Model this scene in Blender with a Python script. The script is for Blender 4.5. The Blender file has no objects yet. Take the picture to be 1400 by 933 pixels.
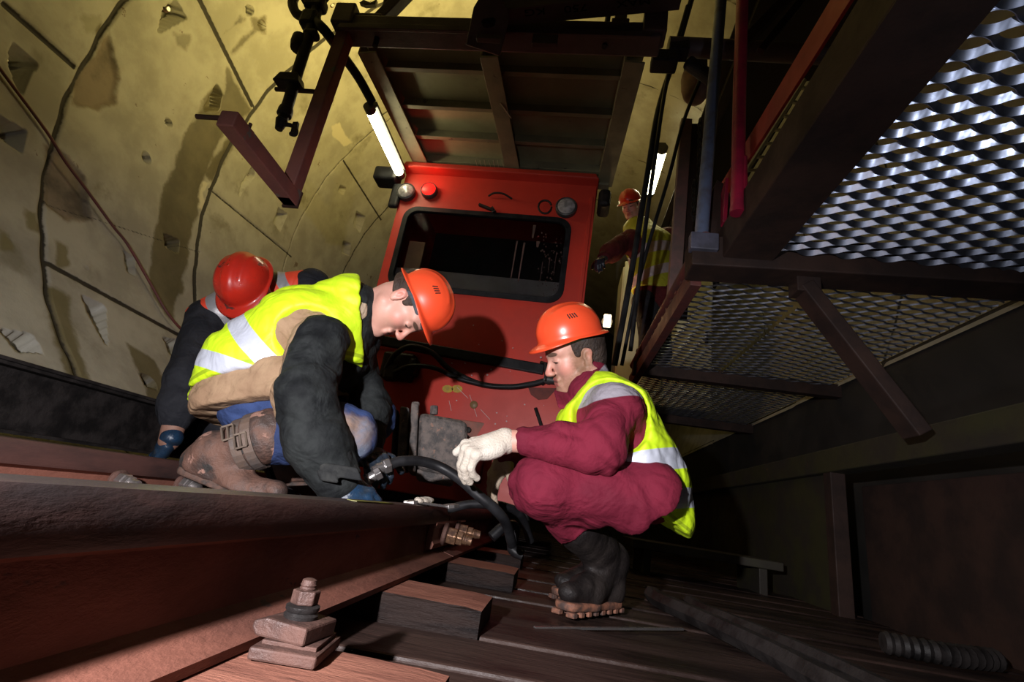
import bpy, math, random
import numpy as np
from mathutils import Vector, Matrix

# ------------------------------------------------------------------ camera, world, lights, exposure
scn = bpy.context.scene
COL = scn.collection
F_PX, ROLL, PITCH, YAW = 660.0, math.radians(9), math.radians(18.7626), math.radians(7.8625)
DV = np.array([-math.sin(YAW) * math.cos(PITCH), math.cos(YAW) * math.cos(PITCH), math.sin(PITCH)])
_r0 = np.array([math.cos(YAW), math.sin(YAW), 0.0]); _u0 = np.cross(_r0, DV)
RV = math.cos(ROLL) * _r0 + math.sin(ROLL) * _u0
UV = -math.sin(ROLL) * _r0 + math.cos(ROLL) * _u0
cam_d = bpy.data.cameras.new('camera'); cam = bpy.data.objects.new('camera', cam_d); COL.objects.link(cam)
cam_d.sensor_width = 36.0; cam_d.lens = F_PX / 1400 * 36.0; cam_d.clip_start = 0.01
cam.matrix_world = Matrix(((RV[0], UV[0], -DV[0], 0), (RV[1], UV[1], -DV[1], 0), (RV[2], UV[2], -DV[2], 0), (0, 0, 0, 1)))
scn.camera = cam

w = bpy.data.worlds.new('tunnel_air'); scn.world = w; w.use_nodes = True
w.node_tree.nodes['Background'].inputs[0].default_value = (0.5, 0.55, 0.7, 1)
w.node_tree.nodes['Background'].inputs[1].default_value = 0.006
scn.view_settings.view_transform = 'Standard'; scn.view_settings.look = 'None'
scn.view_settings.gamma = 1.0; scn.view_settings.use_curve_mapping = False
scn.view_settings.exposure = 0.0
scn.cycles.use_denoising = True
scn.cycles.max_bounces = 5

def aim(o, target):
    o.rotation_euler = (Vector(target) - o.location).to_track_quat('-Z', 'Y').to_euler()

def light(name, kind, loc, power, color, target=None, **kw):
    l = bpy.data.lights.new(name, kind); l.energy = power; l.color = color
    o = bpy.data.objects.new(name, l); COL.objects.link(o); o.location = loc
    for k, v in kw.items(): setattr(l, k, v)
    if target is not None: aim(o, target)
    return o

# the photographer's hand-held flash, left of and just above the lens
fl_ = light('camera_flash', 'SPOT', (-0.385, -0.28, 0.20), 240, (1.0, 0.96, 0.99), (-0.55, 2.0, 0.06), spot_size=math.radians(89), spot_blend=1.0, shadow_soft_size=0.02)
fl_.scale = (2.0, 1.0, 1.0)      # the flash head throws a wide, low beam
# added fill spot right of the lens, makes the walkway grating glint
light('grating_fill_spot', 'SPOT', (0.55, -0.15, 0.05), 23, (0.78, 0.85, 1.0), (1.25, 1.55, 1.2), spot_size=math.radians(66), spot_blend=0.8, shadow_soft_size=0.04)
# tunnel lighting: fluorescent lamps above the steel canopy and along the gantry
TUBE_C = (1.0, 0.77, 0.23)
light('tunnel_lamp', 'AREA', (-1.3, 2.9, 3.25), 46, TUBE_C, (-2.6, 3.0, 4.4), shape='RECTANGLE', size=0.25, size_y=1.4)
light('tunnel_lamp', 'AREA', (-0.9, 4.6, 3.2), 26, TUBE_C, (-1.4, 4.4, 5.0), shape='RECTANGLE', size=0.25, size_y=1.2)
light('gantry_lamp', 'AREA', (0.45, 4.6, 3.3), 3, (1.0, 0.88, 0.45), (0.8, 4.6, 1.6), shape='RECTANGLE', size=0.2, size_y=1.0)

# ------------------------------------------------------------------ points from the photograph's rays
def ray(px, py): return DV + RV * ((px - 700) / F_PX) - UV * ((py - 466.5) / F_PX)
def at(px, py, y): r = ray(px, py); return r * (y / r[1])
def atz(px, py, z): r = ray(px, py); return r * (z / r[2])
def sdir(ix, iy, toward=0.0):
    v = RV * ix - UV * iy - DV * toward
    return v / np.linalg.norm(v)
A = lambda *p: np.array(p, float)
def nrm(v): v = np.asarray(v, float); return v / max(np.linalg.norm(v), 1e-9)
rnd = random.Random(7)

# ------------------------------------------------------------------ materials
MATS = {}
def mat(name, c1, c2=None, scale=8.0, rough=0.6, rough2=None, metal=0.0, bump=0.0, bscale=40.0, lo=0.35, hi=0.65,
        masks=(), coat=0.0, spots=None, stretch=None, spec=0.5, sheen=0.0, bump2=None):
    if name in MATS: return MATS[name]
    m = bpy.data.materials.new(name); m.use_nodes = True; MATS[name] = m
    t = m.node_tree; N = t.nodes; L = t.links
    b = N['Principled BSDF']
    tc = N.new('ShaderNodeTexCoord'); src = tc.outputs['Object']
    if stretch:
        mp = N.new('ShaderNodeMapping'); mp.inputs['Scale'].default_value = stretch; L.new(src, mp.inputs[0]); src = mp.outputs[0]
    def noise(s, det=5, rg=0.6):
        n = N.new('ShaderNodeTexNoise'); n.inputs['Scale'].default_value = s; n.inputs['Detail'].default_value = det
        n.inputs['Roughness'].default_value = rg; L.new(src, n.inputs['Vector']); return n.outputs['Fac']
    def ramp(f, a, bb):
        r = N.new('ShaderNodeMapRange'); r.inputs[1].default_value = a; r.inputs[2].default_value = bb; r.interpolation_type = 'SMOOTHSTEP'
        L.new(f, r.inputs[0]); return r.outputs[0]
    def mixc(f, a, bb):
        x = N.new('ShaderNodeMix'); x.data_type = 'RGBA'; L.new(f, x.inputs[0])
        for i, c in ((6, a), (7, bb)):
            if isinstance(c, tuple): x.inputs[i].default_value = (*c[:3], 1)
            else: L.new(c, x.inputs[i])
        return x.outputs[2]
    def mixf(f, a, bb):
        x = N.new('ShaderNodeMix'); x.data_type = 'FLOAT'; L.new(f, x.inputs[0])
        for i, c in ((2, a), (3, bb)):
            if isinstance(c, (int, float)): x.inputs[i].default_value = c
            else: L.new(c, x.inputs[i])
        return x.outputs[0]
    col = c1; rg = rough; mt = metal
    if c2 is not None:
        f = ramp(noise(scale), lo, hi); col = mixc(f, c1, c2)
        if rough2 is not None: rg = mixf(f, rough, rough2)
    if spots:
        for (sc, ss, th, sr) in spots:
            f = ramp(noise(ss, 5, 0.62), th, th + (0.04 if ss > 7 else 0.16)); col = mixc(f, col, sc)
            if sr is not None: rg = mixf(f, rg, sr)
    for mk in masks:
        at_, mc, mr, mm, en, ew = mk
        an = N.new('ShaderNodeAttribute'); an.attribute_name = at_
        v = an.outputs['Fac']
        if en:
            nz = noise(en[0], 4); ma = N.new('ShaderNodeMath'); ma.operation = 'MULTIPLY_ADD'
            L.new(nz, ma.inputs[0]); ma.inputs[1].default_value = en[1] * 2
            sb = N.new('ShaderNodeMath'); sb.operation = 'SUBTRACT'; L.new(v, sb.inputs[0]); sb.inputs[1].default_value = en[1]
            L.new(sb.outputs[0], ma.inputs[2]); v = ma.outputs[0]
        f = ramp(v, -ew, ew)
        if isinstance(mc, tuple) and len(mc) == 2:
            mc = mixc(ramp(noise(scale), 0.35, 0.65), mc[0], mc[1])
        col = mixc(f, col, mc)
        if mr is not None: rg = mixf(f, rg, mr)
        if mm is not None: mt = mixf(f, mt, mm)
    for inp, v in (('Base Color', col), ('Roughness', rg), ('Metallic', mt)):
        if isinstance(v, (tuple,)): b.inputs[inp].default_value = (*v[:3], 1)
        elif isinstance(v, (int, float)): b.inputs[inp].default_value = v
        else: L.new(v, b.inputs[inp])
    b.inputs['Specular IOR Level'].default_value = spec
    if coat: b.inputs['Coat Weight'].default_value = coat; b.inputs['Coat Roughness'].default_value = 0.12
    if sheen: b.inputs['Sheen Weight'].default_value = sheen
    if bump:
        bp = N.new('ShaderNodeBump'); bp.inputs['Strength'].default_value = min(1.0, bump); bp.inputs['Distance'].default_value = 0.01
        L.new(noise(bscale, 6, 0.65), bp.inputs['Height'])
        if bump2:
            b2 = N.new('ShaderNodeBump'); b2.inputs['Strength'].default_value = bump2[0]; b2.inputs['Distance'].default_value = 0.03
            wv = N.new('ShaderNodeTexNoise'); wv.inputs['Scale'].default_value = bump2[1]; wv.inputs['Detail'].default_value = 2.5; wv.inputs['Distortion'].default_value = 1.6; L.new(src, wv.inputs['Vector'])
            L.new(wv.outputs['Fac'], b2.inputs['Height']); L.new(bp.outputs[0], b2.inputs['Normal']); L.new(b2.outputs[0], b.inputs['Normal'])
        else: L.new(bp.outputs[0], b.inputs['Normal'])
    return m

def emit(name, color, strength):
    m = bpy.data.materials.new(name); m.use_nodes = True; b = m.node_tree.nodes['Principled BSDF']
    b.inputs['Base Color'].default_value = (*color, 1); b.inputs['Emission Color'].default_value = (*color, 1)
    b.inputs['Emission Strength'].default_value = strength
    return m

# ------------------------------------------------------------------ object helpers
ORG = {}
def thing(name, label, cat, loc, group=None):
    o = bpy.data.objects.new(name, None); COL.objects.link(o); o.location = tuple(loc); o.empty_display_size = 0.1
    o['label'] = label; o['category'] = cat
    if group: o['group'] = group
    ORG[o.name] = A(*loc); return o
def tag(o, label, cat, group=None):
    o['label'] = label; o['category'] = cat
    if group: o['group'] = group
    return o
def struct(o): o['kind'] = 'structure'; return o

def link_mesh(name, me, mats, parent, org):
    o = bpy.data.objects.new(name, me); COL.objects.link(o)
    for m in (mats if isinstance(mats, (list, tuple)) else [mats]): me.materials.append(m)
    if parent is not None: o.parent = parent; ORG[o.name] = ORG[parent.name]
    else: o.location = tuple(org); ORG[o.name] = A(*org)
    return o

def mesh_obj(name, verts, faces, mats, parent=None, org=None, smooth=False, attrs=None, mi=None):
    V = np.asarray(verts, float)
    if parent is not None: org_ = ORG[parent.name]
    elif org is None: org_ = np.array([*(V.min(0)[:2] + V.max(0)[:2]) / 2, V.min(0)[2]])
    else: org_ = A(*org)
    me = bpy.data.meshes.new(name)
    V2 = V - org_
    if isinstance(faces, np.ndarray):
        nf, k = faces.shape
        me.vertices.add(len(V2)); me.vertices.foreach_set('co', V2.astype(np.float32).ravel())
        me.loops.add(nf * k); me.loops.foreach_set('vertex_index', faces.astype(np.int32).ravel())
        me.polygons.add(nf); me.polygons.foreach_set('loop_start', np.arange(0, nf * k, k, dtype=np.int32))
        me.update(calc_edges=True)
    else:
        me.from_pydata([tuple(v) for v in V2], [], faces); me.update()
    me.validate()
    if attrs:
        for k, v in attrs.items():
            a = me.attributes.new(k, 'FLOAT', 'POINT'); a.data.foreach_set('value', np.asarray(v, np.float32))
    if mi is not None: me.polygons.foreach_set('material_index', mi)
    if smooth: me.polygons.foreach_set('use_smooth', [True] * len(me.polygons))
    return link_mesh(name, me, mats, parent, org_)

def frame(d, up=(0, 0, 1)):
    d = nrm(d); up = A(*up)
    if abs(d @ nrm(up)) > 0.98: up = A(1, 0, 0) if abs(d[0]) < 0.9 else A(0, 1, 0)
    x = nrm(np.cross(d, up)); return x, nrm(np.cross(x, d)), d      # side, up, dir

def spline(pts, k=8):
    P = [A(*p) for p in pts]; P = [2 * P[0] - P[1]] + P + [2 * P[-1] - P[-2]]; out = []
    for i in range(1, len(P) - 2):
        a, b, c, d = P[i - 1:i + 3]
        for j in range(k):
            t = j / k
            out.append(0.5 * (2 * b + (c - a) * t + (2 * a - 5 * b + 4 * c - d) * t * t + (3 * b - a - 3 * c + d) * t ** 3))
    out.append(P[-2]); return out

class MB:
    def __init__(s): s.v = []; s.f = []; s.m = []
    def add(s, verts, faces, mi=0):
        o = len(s.v); s.v += [tuple(x) for x in verts]; s.f += [[i + o for i in f] for f in faces]; s.m += [mi] * len(faces); return s
    def box(s, c, size, R=None, mi=0):
        c = A(*c); h = A(*size) / 2; R = np.eye(3) if R is None else np.asarray(R, float)
        vs = [c + R @ (h * A(x, y, z)) for x in (-1, 1) for y in (-1, 1) for z in (-1, 1)]
        return s.add(vs, [(0, 1, 3, 2), (4, 6, 7, 5), (0, 4, 5, 1), (2, 3, 7, 6), (0, 2, 6, 4), (1, 5, 7, 3)], mi)
    def bar(s, p0, p1, wd, ht, up=(0, 0, 1), mi=0):
        return s.prof([(-wd / 2, -ht / 2), (wd / 2, -ht / 2), (wd / 2, ht / 2), (-wd / 2, ht / 2)], p0, p1, up, mi)
    def prof(s, poly, p0, p1, up=(0, 0, 1), mi=0):
        p0, p1 = A(*p0), A(*p1); x, u, d = frame(p1 - p0, up); n = len(poly)
        vs = [p + x * a + u * b for p in (p0, p1) for a, b in poly]
        fs = [list(range(n))[::-1], list(range(n, 2 * n))] + [[i, (i + 1) % n, n + (i + 1) % n, n + i] for i in range(n)]
        return s.add(vs, fs, mi)
    def tube(s, pts, r, n=12, mi=0):
        P = [A(*p) for p in pts]; k = len(P); rs = r if isinstance(r, (list, tuple, np.ndarray)) else [r] * k
        x, u, d = frame(P[1] - P[0]); vs = []
        for i, p in enumerate(P):
            t = nrm(P[min(i + 1, k - 1)] - P[max(i - 1, 0)])
            x = nrm(x - t * (x @ t)); u = np.cross(t, x)
            vs += [p + (x * math.cos(a) + u * math.sin(a)) * rs[i] for a in np.arange(n) * 2 * math.pi / n]
        fs = [[i * n + j, i * n + (j + 1) % n, (i + 1) * n + (j + 1) % n, (i + 1) * n + j] for i in range(k - 1) for j in range(n)]
        fs += [list(range(n))[::-1], list(range((k - 1) * n, k * n))]
        return s.add(vs, fs, mi)
    def cyl(s, p0, p1, r0, r1=None, n=20, mi=0):
        return s.tube([p0, p1], [r0, r0 if r1 is None else r1], n, mi)
    def lathe(s, p, d, prof, n=24, mi=0):
        x, u, d = frame(d); p = A(*p); k = len(prof)
        vs = [p + d * h + (x * math.cos(a) + u * math.sin(a)) * max(r, 1e-4) for r, h in prof for a in np.arange(n) * 2 * math.pi / n]
        fs = [[i * n + j, i * n + (j + 1) % n, (i + 1) * n + (j + 1) % n, (i + 1) * n + j] for i in range(k - 1) for j in range(n)]
        fs += [list(range(n))[::-1], list(range((k - 1) * n, k * n))]
        return s.add(vs, fs, mi)
    def hexa(s, p, d, r, h, mi=0, n=6): return s.tube([p, A(*p) + nrm(d) * h], [r, r], n, mi)
    def sheet(s, poly, thick, mi=0):     # flat polygon of world points given a thickness along its normal
        P = [A(*p) for p in poly]; c = sum(P) / len(P)
        nn = nrm(sum(np.cross(P[i] - c, P[(i + 1) % len(P)] - c) for i in range(len(P)))); n = len(P)
        vs = [p - nn * thick / 2 for p in P] + [p + nn * thick / 2 for p in P]
        fs = [list(range(n))[::-1], list(range(n, 2 * n))] + [[i, (i + 1) % n, n + (i + 1) % n, n + i] for i in range(n)]
        return s.add(vs, fs, mi)
    def build(s, name, mats, parent=None, bevel=0.0, smooth=False, org=None, seg=2):
        o = mesh_obj(name, s.v, s.f, mats, parent, org, smooth, mi=s.m if isinstance(mats, (list, tuple)) else None)
        if bevel:
            b = o.modifiers.new('bevel', 'BEVEL'); b.width = bevel; b.segments = seg; b.limit_method = 'ANGLE'; b.angle_limit = 0.7
            b.harden_normals = False
        if smooth:
            o.data.polygons.foreach_set('use_smooth', [True] * len(o.data.polygons))
            try: o.data.set_sharp_from_angle(angle=0.7)
            except Exception: pass
        return o

# ------------------------------------------------------------------ signed-distance modelling (bodies, clothes, boots)
def smin(a, b, k):
    h = np.clip(0.5 + 0.5 * (b - a) / k, 0, 1); return b * (1 - h) + a * h - k * h * (1 - h)
def smax(a, b, k): return -smin(-a, -b, k)
def d_cap(P, a, b, ra, rb):
    ab = b - a; t = np.clip(((P - a) @ ab) / max(ab @ ab, 1e-9), 0, 1)
    return np.linalg.norm(P - a - t[:, None] * ab, axis=1) - (ra + (rb - ra) * t)
def d_wcap(P, a, b, ra, rb, wdir, asp):      # capsule widened along wdir
    ab = b - a; t = np.clip(((P - a) @ ab) / max(ab @ ab, 1e-9), 0, 1)
    q = P - a - t[:, None] * ab; s = q @ wdir
    q = q - s[:, None] * wdir * (1 - 1 / asp)
    return np.linalg.norm(q, axis=1) - (ra + (rb - ra) * t)
def d_ell(P, c, r, R):
    q = (P - c) @ R; k0 = np.linalg.norm(q / r, axis=1); k1 = np.linalg.norm(q / (r * r), axis=1)
    return k0 * (k0 - 1) / np.maximum(k1, 1e-6)
def d_box(P, c, h, R, rd):
    q = np.abs((P - c) @ R) - (h - rd)
    return np.linalg.norm(np.maximum(q, 0), axis=1) + np.minimum(q.max(1), 0) - rd
I3 = np.eye(3)
class S:
    def __init__(s, k=0.03): s.k = k; s.ops = []; s.bb = []
    def _o(s, kind, fn, k, pts, r):
        s.ops.append((kind, fn, s.k if k is None else k))
        if kind == 'u':
            for p in pts: s.bb += [p - r, p + r]
        return s
    def cap(s, a, b, ra, rb=None, k=None, op='u'):
        a, b = A(*a), A(*b); rb = ra if rb is None else rb
        return s._o(op, lambda P: d_cap(P, a, b, ra, rb), k, (a, b), max(ra, rb))
    def chain(s, pts, rs, k=None, op='u'):
        for i in range(len(pts) - 1): s.cap(pts[i], pts[i + 1], rs[i], rs[i + 1], k, op)
        return s
    def wcap(s, a, b, ra, rb, wd, asp, k=None, op='u'):
        a, b, wd = A(*a), A(*b), nrm(wd); return s._o(op, lambda P: d_wcap(P, a, b, ra, rb, wd, asp), k, (a, b), max(ra, rb) * max(asp, 1))
    def ell(s, c, r, R=I3, k=None, op='u'):
        c, r = A(*c), A(*r); R = np.asarray(R, float); return s._o(op, lambda P: d_ell(P, c, r, R), k, (c,), r.max())
    def box(s, c, h, R=I3, rd=0.01, k=None, op='u'):
        c, h = A(*c), A(*h); R = np.asarray(R, float); return s._o(op, lambda P: d_box(P, c, h, R, rd), k, (c,), np.linalg.norm(h))
    def clip(s, p, n, k=0.006):       # removes the side the normal points to
        p, n = A(*p), nrm(n); return s._o('i', lambda P: (P - p) @ n, k, (), 0)
    def use(s, o, grow=0.0, k=None):
        s.bb += [b for b in o.bb]; return s._o('u', lambda P: o.ev(P) - grow, k, (), 0)
    def disp(s, fn): return s._o('d', fn, 0, (), 0)
    def ev(s, P):
        d = None
        for kind, fn, k in s.ops:
            v = fn(P)
            if kind == 'u': d = v if d is None else smin(d, v, k)
            elif kind == 's': d = smax(d, -v, k)
            elif kind == 'i': d = smax(d, v, k)
            elif kind == 'd': d = d + v
        return d
    def mesh(s, name, h, mats, parent=None, attrs=None, smooth=2, org=None, xf=None, pad=0.02):
        bb = np.array(s.bb); lo = bb.min(0) - pad; hi = bb.max(0) + pad
        V, Fq = surface_nets(s.ev, lo, hi, h)
        V = relax(V, Fq, smooth)
        at_ = {k: fn(V) for k, fn in attrs.items()} if attrs else None
        if xf is not None: V = xf(V)
        return mesh_obj(name, V, Fq, mats, parent, org, True, at_)

def surface_nets(fn, lo, hi, h):
    n = np.ceil((hi - lo) / h).astype(int) + 1
    ax = [lo[i] + np.arange(n[i]) * h for i in range(3)]
    # coarse pass: evaluate only near the surface
    G = np.full(n, 1.0, np.float32); bs = 8
    cells = [(i, j, k) for i in range(0, n[0], bs) for j in range(0, n[1], bs) for k in range(0, n[2], bs)]
    C = np.array([[lo[a] + (c[a] + bs / 2) * h for a in range(3)] for c in cells])
    dc = fn(C); rad = bs * h * 0.9 + 0.02
    for c, d0 in zip(cells, dc):
        sl = tuple(slice(c[a], min(c[a] + bs, n[a])) for a in range(3))
        if abs(d0) > rad * 1.6: G[sl] = d0; continue
        X = np.stack(np.meshgrid(ax[0][sl[0]], ax[1][sl[1]], ax[2][sl[2]], indexing='ij'), -1)
        G[sl] = fn(X.reshape(-1, 3)).reshape(X.shape[:3])
    s = G < 0
    cnt = np.zeros(n - 1, np.int16); acc = np.zeros((*(n - 1), 3), np.float32)
    offs = [(0, 0, 0), (1, 0, 0), (0, 1, 0), (1, 1, 0), (0, 0, 1), (1, 0, 1), (0, 1, 1), (1, 1, 1)]
    def cn(o, Arr): return Arr[o[0]:n[0] - 1 + o[0], o[1]:n[1] - 1 + o[1], o[2]:n[2] - 1 + o[2]]
    for a in range(8):
        for ax_ in range(3):
            if offs[a][ax_]: continue
            ob = list(offs[a]); ob[ax_] = 1
            s0, s1 = cn(offs[a], s), cn(ob, s); cr = s0 != s1
            if not cr.any(): continue
            g0, g1 = cn(offs[a], G)[cr], cn(ob, G)[cr]; t = g0 / (g0 - g1)
            p = np.tile(np.array(offs[a], np.float32), (len(t), 1)); p[:, ax_] = t
            acc[cr] += p; cnt[cr] += 1
    m = cnt > 0; idx = np.full(n - 1, -1, np.int32); idx[m] = np.arange(m.sum())
    V = (np.argwhere(m) + acc[m] / cnt[m][:, None]) * h + lo
    Fs = []
    for a in range(3):
        b, c = (a + 1) % 3, (a + 2) % 3
        sl0 = [slice(1, -1)] * 3; sl1 = [slice(1, -1)] * 3; sl0[a] = slice(0, n[a] - 1); sl1[a] = slice(1, n[a])
        s0, s1 = s[tuple(sl0)], s[tuple(sl1)]
        for flip in (0, 1):
            e = (s0 & ~s1) if not flip else (~s0 & s1)
            q = np.argwhere(e)
            if not len(q): continue
            q = q + 1; q[:, a] -= 1
            def cell(db, dc_):
                z = q.copy(); z[:, b] += db; z[:, c] += dc_; return idx[z[:, 0], z[:, 1], z[:, 2]]
            quad = np.stack([cell(-1, -1), cell(0, -1), cell(0, 0), cell(-1, 0)], 1)
            Fs.append(quad if not flip else quad[:, ::-1])
    Fq = np.concatenate(Fs); return V, Fq[(Fq >= 0).all(1)]

def relax(V, Fq, it):
    E = np.concatenate([Fq[:, [0, 1]], Fq[:, [1, 2]], Fq[:, [2, 3]], Fq[:, [3, 0]]])
    for i in range(it):
        acc = np.zeros_like(V); c = np.zeros(len(V))
        np.add.at(acc, E[:, 0], V[E[:, 1]]); np.add.at(c, E[:, 0], 1)
        np.add.at(acc, E[:, 1], V[E[:, 0]]); np.add.at(c, E[:, 1], 1)
        V = V * 0.5 + 0.5 * acc / np.maximum(c, 1)[:, None]
    return V

def folds(amp, freq, seed, direction=None):     # cloth creases: broad swells cut by narrow valleys
    r = np.random.RandomState(seed); K = r.normal(size=(5, 3)); K /= np.linalg.norm(K, axis=1)[:, None]
    if direction is not None:
        K = K * 0.5 + nrm(direction); K /= np.linalg.norm(K, axis=1)[:, None]
    fr = freq * (0.5 + 0.9 * r.rand(5)); ph = r.rand(5) * 6.28
    W = r.normal(size=(5, 3)) * freq * 0.30
    def fn(P):
        o = 0
        for i in range(5):
            q = 0.5 * (P @ K[i] * fr[i] + ph[i] + 1.6 * np.sin(P @ W[i] + ph[i]))
            o = o + ((1 - np.abs(np.sin(q))) ** 2 - 0.3) * (0.6 + 0.5 * np.sin(P @ W[(i + 2) % 5] + i))
        return amp * o
    return fn
def pdist(p1, p2, through=(0, 1, 0)):        # signed distance to the plane through p1, p2 that contains a direction
    n = nrm(np.cross(A(*p2) - A(*p1), A(*through))); p1 = A(*p1); return lambda P: (P - p1) @ n

def plane3(p, q, r): n = nrm(np.cross(A(*q) - A(*p), A(*r) - A(*p))); return n

# ================================================================== THE SETTING
TX, TZ, TR = -0.5, 2.3, 2.7            # tunnel axis and inner radius
def cyl_hit(px, py):
    r = ray(px, py); a = r[0] ** 2 + r[2] ** 2; b = -2 * (r[0] * TX + r[2] * TZ); c = TX * TX + TZ * TZ - TR * TR
    return r * ((-b + math.sqrt(b * b - 4 * a * c)) / (2 * a))
def sy(px, py):                        # (arc length, y) on the lining
    p = cyl_hit(px, py); th = math.atan2(p[2] - TZ, p[0] - TX) % (2 * math.pi); return np.array([th * TR, p[1]])
def wall_pt(px, py, off=0.0):
    p = cyl_hit(px, py); n = nrm(A(p[0] - TX, 0, p[2] - TZ)); return p - n * off
def poly_sd(P, poly):                  # signed distance (positive inside) to a polygon
    poly = np.asarray(poly); d = np.full(len(P), 1e9); ins = np.zeros(len(P), bool); n = len(poly)
    for i in range(n):
        a, b = poly[i], poly[(i + 1) % n]; ab = b - a
        t = np.clip(((P - a) @ ab) / (ab @ ab), 0, 1); d = np.minimum(d, np.linalg.norm(P - a - t[:, None] * ab, axis=1))
        cr = (a[1] > P[:, 1]) != (b[1] > P[:, 1])
        with np.errstate(divide='ignore', invalid='ignore'):
            xx = a[0] + (P[:, 1] - a[1]) * ab[0] / ab[1]
        ins ^= cr & (P[:, 0] < xx)
    return np.where(ins, d, -d)

M_conc = mat('tunnel_concrete', (0.30, 0.285, 0.235), (0.40, 0.385, 0.325), 3.0, 0.7, 0.55, bump=0.25, bscale=22,
             spots=[((0.15, 0.11, 0.075), 9.0, 0.68, None), ((0.21, 0.195, 0.145), 2.3, 0.58, None), ((0.11, 0.085, 0.055), 5.0, 0.70, None), ((0.22, 0.13, 0.07), 13.0, 0.74, None)],
             masks=[('chip', (0.52, 0.48, 0.36), 0.6, None, (9.0, 0.035), 0.012),
                    ('rough', ((0.09, 0.075, 0.055), (0.27, 0.22, 0.16)), 0.85, None, (14.0, 0.04), 0.02),
                    ('damp', ((0.095, 0.082, 0.050), (0.15, 0.13, 0.08)), 0.38, None, (6.0, 0.07), 0.018),
                    ('joint', (0.018, 0.014, 0.010), 0.7, None, (30.0, 0.006), 0.004)])  # dark joints; the same colour paints the shade in the deep holes
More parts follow.
